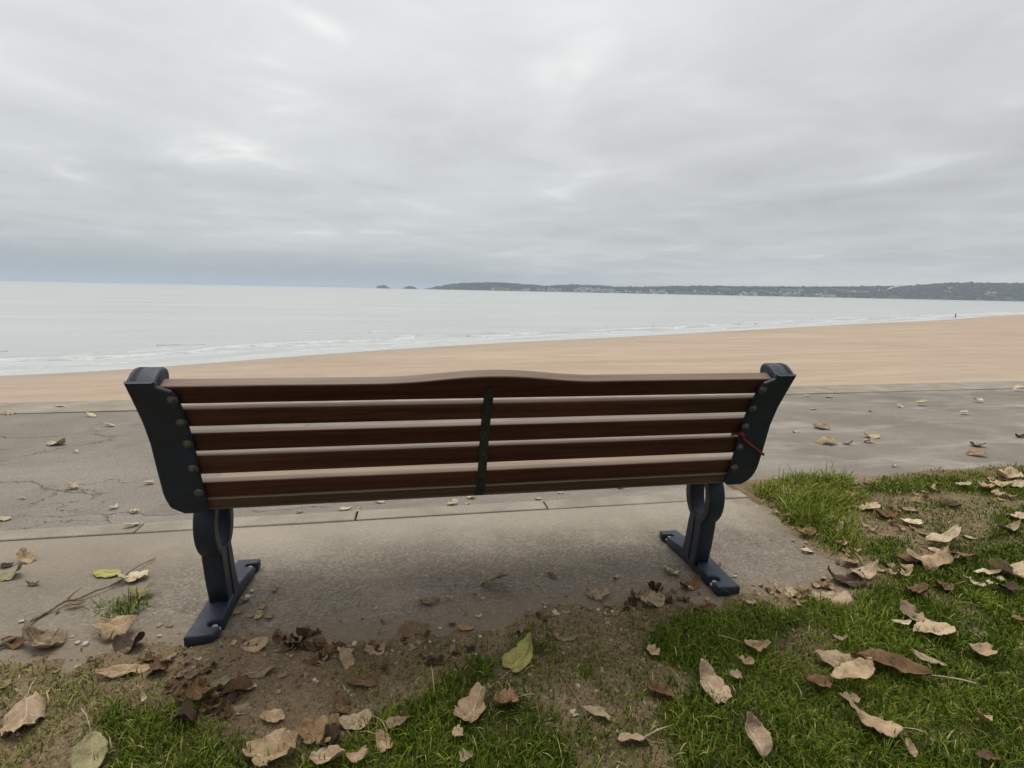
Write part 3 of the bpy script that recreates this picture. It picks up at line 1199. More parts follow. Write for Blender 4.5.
    # --- backrest slats
    def slat(zlo, zhi, th, x1, crown=0.0, name='back_slat', seed=0):
        """follows the plane of the back between two heights; crown lifts the middle of the top edge"""
        r = random.Random(seed)
        ylo, yhi = back_y(zlo)+.015, back_y(zhi)+.015
        up = Vector((0, yhi-ylo, zhi-zlo)).normalized()
        fw = Vector((0, up.z, -up.y))
        H = (Vector((0, yhi, zhi))-Vector((0, ylo, zlo))).length
        bm = bmesh.new()
        e = .005
        rows = []
        n = 97
        for i in range(n):
            x = -x1+2*x1*i/(n-1)
            lift = 0.0
            if crown:
                q = max(0.0, 1-abs(x+.012)/.30)
                lift = crown*(.5-.5*math.cos(math.pi*q))
            h = H+lift
            wv = .0006*noise.noise(Vector((x*6, seed*3.3, 0)))
            sec = []
            for cx, cy, a0 in ((e, e, 180), (th-e, e, 270), (th-e, h-e, 0), (e, h-e, 90)):
                for k in range(4):
                    a = math.radians(a0+k*30)
                    sec.append((cx+e*math.cos(a), cy+e*math.sin(a)+wv))
            base = Vector((x, ylo, zlo))
            rows.append([bm.verts.new(base+fw*u+up*v) for u, v in sec])
        m = len(rows[0])
        for A, B in zip(rows, rows[1:]):
            for k in range(m):
                bm.faces.new((A[k], A[(k+1) % m], B[(k+1) % m], B[k]))
        bm.faces.new(rows[0][::-1])
        bm.faces.new(rows[-1])
        return part(name, bm, M['wood'])

    slat(.7625, .812, .036, .840, .021, seed=1)
    slat(.694, .7455, .024, .866, seed=2)
    slat(.619, .674, .024, .866, seed=3)
    slat(.5475, .605, .024, .866, seed=4)
    slat(.470, .5205, .024, .866, seed=5)

    # --- seat slats
    def seat_slat(y0, y1, z0, z1, th):
        d = Vector((0, y1-y0, z1-z0))
        L = d.length
        d.normalize()
        nrm = Vector((0, -d.z, d.y))
        bm = box_bm(-.866, .866, 0, L, -th, 0, .005, 3)
        for v in bm.verts:
            v.co = Vector((v.co.x, y0, z0))+d*v.co.y+nrm*v.co.z
        return part('seat_slat', bm, M['seatwood'])
    seat_slat(-.004, .016, .466, .428, -.02)
    seat_slat(.045, .120, .458, .448, .026)
    seat_slat(.135, .210, .447, .442, .026)
    seat_slat(.225, .300, .441, .442, .026)
    seat_slat(.315, .390, .443, .449, .026)
    seat_slat(.405, .472, .451, .446, .026)

    # --- steel strap up the middle of the back
    bm = bmesh.new()
    rows = []
    path = [(z, back_y(z)+.0145) for z in np.linspace(.80, .470, 26)]+[(.455, .0), (.440, .006), (.426, .012), (.420, .03), (.420, .06)]
    for i, (z, y) in enumerate(path):
        hw = .0135
        if i == 0:
            hw = .009
        xm = -.022-.008*(.8-z)/.36
        t = .004
        if i < 27:
            rows.append([bm.verts.new(p) for p in ((xm-hw, y, z), (xm-hw, y-t, z), (xm+hw, y-t, z), (xm+hw, y, z))])
        else:
            rows.append([bm.verts.new(p) for p in ((xm-hw, y, z+t), (xm-hw, y, z), (xm+hw, y, z), (xm+hw, y, z+t))])
    for A, B in zip(rows, rows[1:]):
        for k in range(4):
            bm.faces.new((A[k], A[(k+1) % 4], B[(k+1) % 4], B[k]))
    bm.faces.new(rows[0][::-1])
    bm.faces.new(rows[-1])
    st = part('centre_strap', bm, M['strap'])
    for z in (.786, .72, .647, .577, .50):
        b2 = bmesh.new()
        bmesh.ops.create_uvsphere(b2, u_segments=10, v_segments=6, radius=.0055)
        bmesh.ops.transform(b2, matrix=Matrix.Translation((-.022-.008*(.8-z)/.36, back_y(z)+.0105, z)) @ Matrix.Diagonal((1, .5, 1, 1)), verts=b2.verts)
        ob = part('screw', b2, M['strap'], st, True)
        ob.data.transform(T)
    return root


BENCH = bench()


def red_cord():
    q = lambda z, d=-.006: back_y(z)+d
    pts = [(.800, q(.618), .622), (.815, q(.606), .606), (.845, q(.585), .584), (.880, q(.562), .561), (.901, q(.547), .546), (.911, q(.543, .004), .543),
           (.911, q(.545, .035), .547), (.905, q(.56, .068), .560), (.88, q(.575, .070), .575), (.82, q(.60, .05), .600), (.797, q(.61, .03), .613), (.795, q(.617, .006), .620)]
    cu = []
    n = len(pts)
    for i in range(n):
        p0, p1, p2, p3 = (Vector(pts[(i+k-1) % n]) for k in range(4))
        for t in (0, .33, .66):
            cu.append(.5*((2*p1)+(-p0+p2)*t+(2*p0-5*p1+4*p2-p3)*t*t+(-p0+3*p1-3*p2+p3)*t**3))
    bm = tube(cu, .0042, 8, True)
    bm_join(bm, tube([(.798, back_y(.626)-.008, .630), (.803, back_y(.62)-.013, .621), (.809, back_y(.612)-.008, .611)], [.004, .0065, .003], 8))
    o = from_bm('cord', bm, M['red'], None, True)
    tag(o, 'faded red cord tied round the right iron end of the bench', 'cord')


red_cord()


# ------------------------------------------------------------------ person far down the beach
def person():
    p = at(955.2, 318.1, -5.88)
    J = {'pel': (0, 0, .95), 'spine': (0, .01, 1.2), 'chest': (0, .0, 1.42), 'neck': (0, .0, 1.54), 'head': (0, -.02, 1.66), 'top': (0, -.01, 1.76),
         'lh': (-.10, 0, .9), 'lk': (-.11, -.10, .50), 'la': (-.11, -.02, .09), 'lt': (-.11, -.18, .04),
         'rh': (.10, 0, .9), 'rk': (.11, .02, .50), 'ra': (.11, .22, .12), 'rt': (.12, .10, .04),
         'ls': (-.19, 0, 1.43), 'le': (-.25, .04, 1.14), 'lw': (-.25, -.08, .90), 'lf': (-.25, -.12, .80),
         'rs': (.19, 0, 1.43), 're': (.25, .02, 1.14), 'rw': (.25, .10, .90), 'rf': (.25, .12, .80)}
    R = {'pel': .15, 'spine': .15, 'chest': .16, 'neck': .06, 'head': .105, 'top': .07, 'lh': .10, 'lk': .07, 'la': .055, 'lt': .045, 'rh': .10, 'rk': .07, 'ra': .055, 'rt': .045,
         'ls': .08, 'le': .058, 'lw': .045, 'lf': .04, 'rs': .08, 're': .058, 'rw': .045, 'rf': .04}
    E = [('pel', 'spine'), ('spine', 'chest'), ('chest', 'neck'), ('neck', 'head'), ('head', 'top'), ('pel', 'lh'), ('lh', 'lk'), ('lk', 'la'), ('la', 'lt'), ('pel', 'rh'), ('rh', 'rk'), ('rk', 'ra'), ('ra', 'rt'),
         ('chest', 'ls'), ('ls', 'le'), ('le', 'lw'), ('lw', 'lf'), ('chest', 'rs'), ('rs', 're'), ('re', 'rw'), ('rw', 'rf')]
    ks = list(J)
    me = bpy.data.meshes.new('sk')
    me.from_pydata([J[k] for k in ks], [(ks.index(a), ks.index(b)) for a, b in E], [])
    o = bpy.data.objects.new('sk', me)
    col.objects.link(o)
    md = o.modifiers.new('s', 'SKIN')
    for i, k in enumerate(ks):
        me.skin_vertices[0].data[i].radius = (R[k], R[k])
    me.skin_vertices[0].data[0].use_root = True
    sb = o.modifiers.new('d', 'SUBSURF')
    sb.levels = 2
    dg = bpy.context.evaluated_depsgraph_get()
    m2 = bpy.data.meshes.new_from_object(o.evaluated_get(dg))
    bpy.data.objects.remove(o)
    m2.materials.clear()
    for m in (mat('dark_coat', flat((.035, .037, .04), .2), .9), mat('dark_trousers', flat((.045, .045, .055), .2), .9), mat('skin', flat((.42, .27, .20), .1), .6), mat('dark_hair', flat((.03, .02, .015), .2), .7)):
        m2.materials.append(m)
    for f in m2.polygons:
        c = f.center
        f.material_index = 0 if c.z > .86 else 1
        if (abs(c.x) > .2 and c.z < .87):
            f.material_index = 2
        if c.z > 1.55:
            f.material_index = 3 if (c.z > 1.70 or c.y > 0) else 2
        f.use_smooth = True
    ob = bpy.data.objects.new('person', m2)
    col.objects.link(ob)
    ob.location = (p[0], p[1], -5.86)
    ob.rotation_euler = (0, 0, math.radians(60))
    tag(ob, 'lone person in dark clothes walking along the water\'s edge far down the beach', 'person')


person()

# ------------------------------------------------------------------ grass
def m_grass(b):
    at_ = b.n('ShaderNodeAttribute', attribute_name='tone')
    tip = b.n('ShaderNodeAttribute', attribute_name='up')
    c = b.ramp(at_.outputs['Fac'], [(0.0, (.048, .074, .006)), (.35, (.088, .130, .008)), (.62, (.155, .20, .018)), (.80, (.25, .24, .05)), (1.0, (.42, .34, .17))])
    c2 = b.mix(1.0, c, (1.22, 1.20, 1.1), 'MULTIPLY')
    c = b.mix(tip.outputs['Fac'], c, c2)
    return (c,)


def grass():
    r = np.random.RandomState(11)
    N = 1300000
    x = r.uniform(-2.6, 4.8, N)
    y = r.uniform(-1.25, 1.04, N)
    t = turf_at(x, y)
    dist = np.hypot(x-CAM[0], y-CAM[1])
    clump = np.clip(.75+1.3*fbm(x*14, y*14, 101, 3), .15, 1.3)
    depth = (x-CAM[0])*FW[0]+(y-CAM[1])*FW[1]
    side = (x-CAM[0])*RT[0]+(y-CAM[1])*RT[1]
    seen = (depth > .35) & (np.abs(side) < depth*1.0+.9)
    keep = (r.rand(N) < t*clump*np.clip(2.0/dist, .35, 1)) & seen & ~((y > .995) & (x < 1.5))
    keep &= ~((x > -1.0) & (x < 1.0) & (y > .14))
    x, y, t = x[keep], y[keep], t[keep]
    n = len(x)
    z = soil_h(x, y)
    z = np.where((x > 1.5) & (y > .7), np.maximum(z, .02), z)-.004
    tuft = seg_dist(np.stack([x, y], 1), TURF[4][1])
    olive = seg_dist(np.stack([x, y], 1), TURF[3][1])
    top = np.clip((y-.5)/.4, 0, 1)
    h = r.gamma(6, .0043, n)*(.75+.9*(fbm(x*8, y*8, 111, 3)+.3))*.90
    h = np.where(tuft > -.03, h*2.3, h)
    h = h*(.55+.45*np.clip(t, 0, 1))
    lit = seg_dist(np.stack([x, y], 1), TURF[11][1]) > -.02
    h = np.where(lit, h*1.6, h)
    w = r.uniform(.0009, .0020, n)*(1+.25*np.clip(np.hypot(x-CAM[0], y-CAM[1])-1.5, 0, 3))
    a = r.uniform(0, 2*math.pi, n)
    lean = np.abs(r.normal(.55, .35, n))
    la = r.uniform(0, 2*math.pi, n)+1.2*fbm(x*5, y*5, 121)
    lx, ly = np.cos(la)*lean, np.sin(la)*lean
    tx, ty = np.cos(a), np.sin(a)
    rows = []
    for f, wf in ((0, 1.0), (.45, .9), (.8, .6)):
        bend = f**1.7
        cx, cy, cz = x+lx*h*bend, y+ly*h*bend, z+h*f*(1-.30*lean*f)
        rows += [np.stack([cx-tx*w*wf, cy-ty*w*wf, cz], 1), np.stack([cx+tx*w*wf, cy+ty*w*wf, cz], 1)]
    tipc = np.stack([x+lx*h*1.05, y+ly*h*1.05, z+h*np.clip(1-.42*lean, .2, 1)], 1)
    tipd = np.stack([tx*w*.08, ty*w*.08, 0*x], 1)
    rows += [tipc-tipd, tipc+tipd]
    V = np.stack(rows, 1).reshape(-1, 3)
    base = np.arange(n)[:, None]*8
    q = np.array([[0, 1, 3, 2], [2, 3, 5, 4], [4, 5, 7, 6]])
    F = (base[:, :, None]+q[None]).reshape(-1, 4)
    o = fast_mesh('grass', V, F, mat('grass_blades', m_grass, .6, .18), True)
    tone = np.clip(.34+.75*fbm(x*2.6, y*2.6, 131, 4)+.4*fbm(x*17, y*17, 141, 2)+r.normal(0, .12, n), 0, .74)
    tone = np.where(tuft > -.03, tone+.24, tone)+.10*top
    tone = np.where(olive > -.02, tone+.14, tone)
    thin = np.clip(.8-t, 0, 1)
    tone = np.where(r.rand(n) < .075+.20*thin+.12*(olive > 0), r.uniform(.78, 1, n), tone)
    for nm, val in (('tone', np.repeat(tone, 8)), ('up', np.tile([0, 0, .4, .4, .8, .8, 1, 1], n))):
        at_ = o.data.attributes.new(nm, 'FLOAT', 'POINT')
        at_.data.foreach_set('value', np.clip(val, 0, 1).astype(np.float32))
    tag(o, 'short green turf with worn thin patches behind the bench', 'grass', kind='stuff')
    print('blades', n)


grass()


def debris():
    r = np.random.RandomState(4)
    # soil crumbs
    N = 110000
    x, y = r.uniform(-1.7, 2.6, N), r.uniform(-.95, .95, N)
    t = turf_at(x, y)
    hs = soil_h(x, y)
    pr = np.clip((hs-.0)/.012, 0, 1)*np.clip(1.0-t, 0.03, 1)
    pr = np.where((x > 1.5) & (y < .7), .35*(1-t), pr)
    kp = r.rand(N) < pr*.42
    x, y = x[kp], y[kp]
    n = len(x)
    oc = np.array([[1, 0, 0], [-1, 0, 0], [0, 1, 0], [0, -1, 0], [0, 0, 1], [0, 0, -1]], float)
    of = np.array([[0, 2, 4], [2, 1, 4], [1, 3, 4], [3, 0, 4], [2, 0, 5], [1, 2, 5], [3, 1, 5], [0, 3, 5]])
    s = np.minimum(r.gamma(1.7, .0017, n)+.0010, .008)
    V = oc[None]*(s[:, None, None]*r.uniform(.6, 1.4, (n, 6, 1)))
    ang = r.uniform(0, 6.28, n)
    ca, sa = np.cos(ang)[:, None], np.sin(ang)[:, None]
    V = np.stack([V[..., 0]*ca-V[..., 1]*sa, V[..., 0]*sa+V[..., 1]*ca, V[..., 2]*.7], -1)
    V += np.stack([x, y, soil_h(x, y)+.0005], 1)[:, None]
    F = (np.arange(n)[:, None, None]*6+of[None]).reshape(-1, 3)
    def soilc(b):
        a = b.n('ShaderNodeAttribute', attribute_name='tone')
        return (b.ramp(a.outputs['Fac'], [(0, (.10, .07, .043)), (.7, (.25, .18, .11)), (.97, (.34, .26, .17)), (1, (.5, .44, .36))]),)
    o = fast_mesh('soil_crumbs', V.reshape(-1, 3), F, mat('soil_crumb', soilc, .95, .1), False)
    a_ = o.data.attributes.new('tone', 'FLOAT', 'POINT')
    a_.data.foreach_set('value', np.repeat(r.rand(n), 6).astype(np.float32))
    tag(o, kind='stuff')
    # shreds of dead leaf and straw
    N = 9000
    x, y = r.uniform(-1.9, 3.0, N), r.uniform(-.95, 1.0, N)
    P = np.stack([x, y], 1)
    edge = np.exp(-((y+.02-.12*fbm(x*3, y*0+3, 7))/.13)**2)*((x < 1.4))
    edge += .8*np.exp(-((x-1.45)/.12)**2)*(y > 0)*(y < .6)
    edge += .5*(seg_dist(P, TURF[3][1]) > -.05)+.22*(y < -.05)
    kp = r.rand(N) < edge*.55*(1-.6*turf_at(x, y))
    x, y = x[kp], y[kp]
    n = len(x)
    L = r.gamma(2.2, .0052, n)+.004
    W = np.where(r.rand(n) < .55, L*r.uniform(.35, .8, n), r.uniform(.0007, .0014, n))
    L = np.where(W < .0015, L*2.2, L)
    an = r.uniform(0, 6.28, n)
    cu = r.uniform(.0, .5, n)
    z0 = np.maximum(soil_h(x, y), np.where(y < .8, .006, .004))+.001
    V = []
    for u, lift in ((-.5, .5), (0, 0.), (.5, .6)):
        for v in (-.5, .5):
            vx = u*L*np.cos(an)-v*W*np.sin(an)
            vy = u*L*np.sin(an)+v*W*np.cos(an)
            V.append(np.stack([x+vx, y+vy, z0+lift*cu*L+abs(v)*0+r.uniform(0, .0025, n)], 1))
    V = np.stack(V, 1).reshape(-1, 3)
    F = (np.arange(n)[:, None, None]*6+np.array([[0, 1, 3, 2], [2, 3, 5, 4]])[None]).reshape(-1, 4)
    def shred(b):
        a = b.n('ShaderNodeAttribute', attribute_name='tone')
        return (b.ramp(a.outputs['Fac'], [(0, (.06, .036, .02)), (.45, (.20, .135, .08)), (.8, (.34, .25, .16)), (1, (.52, .44, .32))]),)
    o = fast_mesh('leaf_shreds', V, F, mat('leaf_shred', shred, .9, .15), False)
    a_ = o.data.attributes.new('tone', 'FLOAT', 'POINT')
    a_.data.foreach_set('value', np.repeat(r.rand(n), 6).astype(np.float32))
    tag(o, kind='stuff')


debris()

# ------------------------------------------------------------------ fallen leaves
def m_leaf(c0, c1, spot):
    def fn(b):
        uv = b.n('ShaderNodeUVMap').outputs[0]
        sp = b.n('ShaderNodeSeparateXYZ')
        b.put(sp.inputs[0], uv)
        p = b.coord()
        n = b.noise(p, 30, 6, .7)
        n2 = b.noise(p, 130, 4, .65)
        oi = b.n('ShaderNodeObjectInfo').outputs['Random']
        c = b.ramp(n, [(.34, tuple(x*.72 for x in c0)), (.50, tuple((x+y)/2 for x, y in zip(c0, c1))), (.68, c1)])
        c = b.mix(1.0, c, b.mix(oi, (.70, .66, .60), (1.12, 1.10, 1.06)), 'MULTIPLY')
        c = b.mix(b.math('MULTIPLY', b.smooth(n2, .56, .72), .5), c, spot)
        s = b.math('ABSOLUTE', b.math('SUBTRACT', sp.outputs[0], .5))
        mid = b.smooth(s, .035, .012)
        lat = b.math('FRACT', b.math('SUBTRACT', b.math('MULTIPLY', sp.outputs[1], 7.0), b.math('MULTIPLY', s, 4.5)))
        lat = b.smooth(b.math('ABSOLUTE', b.math('SUBTRACT', lat, .5)), .075, .03)
        vein = b.math('MAXIMUM', mid, b.math('MULTIPLY', lat, .6))
        vc = tuple(min(1, x*1.25) for x in c1)
        c = b.mix(b.math('MULTIPLY', vein, .55), c, vc)
        ge = b.n('ShaderNodeNewGeometry')
        h = b.math('ADD', b.math('MULTIPLY', vein, .6), n2)
        return c, h, .0012
    return fn


LM = {}
for k, c0, c1, spot in (('tan', (.33, .225, .13), (.56, .42, .265), (.17, .105, .06)),
                        ('pink', (.40, .285, .185), (.62, .485, .335), (.20, .125, .08)),
                        ('pale', (.48, .39, .26), (.72, .61, .44), (.25, .18, .11)),
                        ('brown', (.12, .066, .030), (.25, .15, .075), (.06, .034, .018)),
                        ('dark', (.042, .026, .016), (.095, .058, .034), (.02, .013, .009)),
                        ('yellow', (.34, .32, .095), (.50, .46, .17), (.26, .17, .07)),
                        ('olive', (.20, .175, .085), (.36, .32, .17), (.13, .09, .045)),
                        ('orange', (.30, .185, .095), (.45, .305, .165), (.20, .10, .045)),
                        ('grey', (.25, .185, .12), (.43, .335, .225), (.11, .08, .055))):
    LM[k] = mat('leaf_'+k, m_leaf(c0, c1, spot), .75, .3)
M['stem'] = mat('leaf_stem', flat((.42, .34, .22), .25, 60), .8)


def leaf_geo(seed, L, kind, kl, kc, crum):
    r = random.Random(seed)
    nu, nv = 27, 11
    ph = r.uniform(0, 6.28)
    V, UV = [], []
    asym = r.uniform(.85, 1.15)
    folds = []
    for _ in range(3):
        a_ = r.uniform(0, 6.28)
        folds.append((math.cos(a_), math.sin(a_), r.uniform(.08, .30), r.choice((-1, 1, 1))*r.uniform(.25, .8)))
    vee = r.uniform(.05, .45)*r.choice((1, 1, -1))
    for i in range(nu):
        t = i/(nu-1)
        if kind == 'heart':
            w = .47*(t+.004)**.30*(1-t)**.72*1.32
        elif kind == 'oval':
            w = .31*math.sin(math.pi*min(1, t*.96+.02)**.85)**.72
        elif kind == 'long':
            w = .19*math.sin(math.pi*min(1, t*.96+.02)**.9)**.75
        elif kind == 'lobed':
            w = .36*math.sin(math.pi*min(1, t*.95+.025)**.78)**.6*(.72+.28*abs(math.cos(2.9*math.pi*t+.5+asym)))
        elif kind == 'serrate':
            w = .29*math.sin(math.pi*min(1, t*.96+.02)**.8)**.7*(.80+.24*abs(math.sin(5.2*math.pi*t)))
        else:                                           # 'scrap'
            w = .36*math.sin(math.pi*min(1, t*.9+.05))**.55*(.65+.55*abs(math.sin(2.3*math.pi*t+ph)))
        for j in range(nv):
            s = -1+2*j/(nv-1)
            ww = w*(asym if s > 0 else 1/asym)
            jag = 1+.07*noise.noise(Vector((t*31, seed*2.9+(1 if s > 0 else 0)*5, 4)))*abs(s)+.20*noise.noise(Vector((t*9, seed*1.7+(1 if s > 0 else 0)*5, 0)))*abs(s)
            tip = .03*abs(s)*math.sin(6*math.pi*t+ph) if kind in ('lobed', 'scrap', 'serrate') else 0
            x, y = s*ww*jag*L, (t-.5+tip-(.09*abs(s)**1.5*(1-t)**6 if kind == 'heart' else 0))*L
            if kind == 'lobed':
                y += .10*L*abs(s)*(abs(math.cos(2.9*math.pi*t+.5))-.4)
            z = 0.0
            # roll across, then along
            if abs(kc) > 1e-3:
                R = L/kc
                a = x/R
                x, z = R*math.sin(a), R*(1-math.cos(a))
            if abs(kl) > 1e-3:
                R = L/kl
                a = y/R
                y2, z2 = (R-z)*math.sin(a), R-(R-z)*math.cos(a)
                y, z = y2, z2
            if crum > .045:
                for fx, fy, fc, fg in folds:
                    z += fg*min(.30, max(0.0, (s*ww*fx+(t-.5)*fy)-fc))*L
                z += vee*abs(s)*ww*L
            q = Vector((s*2.2*w/.3, t*3.0, seed*3.3))
            z += crum*L*(noise.noise(q)+.5*noise.noise(q*2.3)+.2*noise.noise(q*5.1)) - .03*L*(1-abs(s))**3
            x += crum*L*.5*noise.noise(q+Vector((9, 3, 1)))
            y += crum*L*.5*noise.noise(q+Vector((2, 7, 4)))
            V.append(Vector((x, y, z)))
            UV.append((j/(nv-1), t))
    F = [(i*nv+j, i*nv+j+1, (i+1)*nv+j+1, (i+1)*nv+j) for i in range(nu-1) for j in range(nv-1)]
    return V, F, UV


def leaf(px, py, size, kind, cl, yaw, label, cat='leaf', kl=.5, kc=.8, crum=.05, tilt=(0, 0), stem=0.0, group=None, seed=None, lift=None):
    """one fallen leaf: pixel where it lies (projected to the ground), length in pixels there"""
    global LEAFN
    LEAFN += 1
    seed = seed if seed is not None else LEAFN
    g = at(px, py)
    gz = ground_z(g[0], g[1])
    g = at(px, py, gz)
    dep = float(np.dot(g-CAM, FD))
    L = size*.94*dep/FPX
    if py < 465 and size < 20:                          # trodden flat on the promenade
        kl, kc, crum = kl*.55, kc*.55, .035
    fs = {'heart': 1.05, 'oval': 1.1, 'long': 1.15, 'lobed': 1.05, 'serrate': 1.1, 'scrap': 1.1}[kind]
    L *= fs
    V, F, UV = leaf_geo(seed, L, kind, kl*1.5, kc*1.35*(-1 if (seed*7919) % 10 < 4 and kc < 1.5 else 1), crum*1.05+.02)
    R = Matrix.Rotation(math.radians(yaw), 3, 'Z') @ Matrix.Rotation(math.radians(tilt[0]), 3, 'X') @ Matrix.Rotation(math.radians(tilt[1]), 3, 'Y')
    V = [R @ v for v in V]
    zs = sorted(v.z for v in V)
    z0 = zs[int(len(zs)*.06)]
    tf = float(turf_at(np.array([g[0]]), np.array([g[1]]))[0])
    up = (lift or 0)+(.021*min(1, tf)+.001)
    # thin two-sided body
    me = bpy.data.meshes.new('fallen_leaf')
    n = len(V)
    th = Vector((0, 0, .0006))
    bm = bmesh.new()
    bv = [bm.verts.new(v-Vector((0, 0, z0))) for v in V]
    uvl = bm.loops.layers.uv.new('UVMap')
    for f in F:
        fc = bm.faces.new([bv[i] for i in f])
        fc.smooth = True
        for lp, i in zip(fc.loops, f):
            lp[uvl].uv = UV[i]
    bm.to_mesh(me)
    bm.free()
    o = link('fallen_leaf', me, LM[cl])
    md = o.modifiers.new('thickness', 'SOLIDIFY')
    md.thickness = .0007
    md.offset = 0
    o.location = (g[0], g[1], gz+up)
    tag(o, label, cat, group)
    if stem:
        nv = 11
        b0 = V[nv//2]-Vector((0, 0, z0))
        d = (V[nv//2]-V[nv*3+nv//2])
        d.z *= .3
        d = d.normalized()
        sl = stem*L
        r = random.Random(seed)
        side = Vector((-d.y, d.x, 0))*r.uniform(-.18, .18)
        pts = [b0-d*.03*L, b0+d*.3*sl+side*sl*.1+Vector((0, 0, .002)), b0+d*.7*sl+side*sl*.45+Vector((0, 0, .003)), b0+d*sl+side*sl+Vector((0, 0, max(.0, .004-b0.z*.6)))]
        rr = max(.0009, .0011*L/.1)
        s_ = from_bm('stem', tube(pts, [rr*.8, rr*.85, rr, rr*1.4], 6), M['stem'], o, True)
    return o


LEAFN = 0
exec_leaves = True

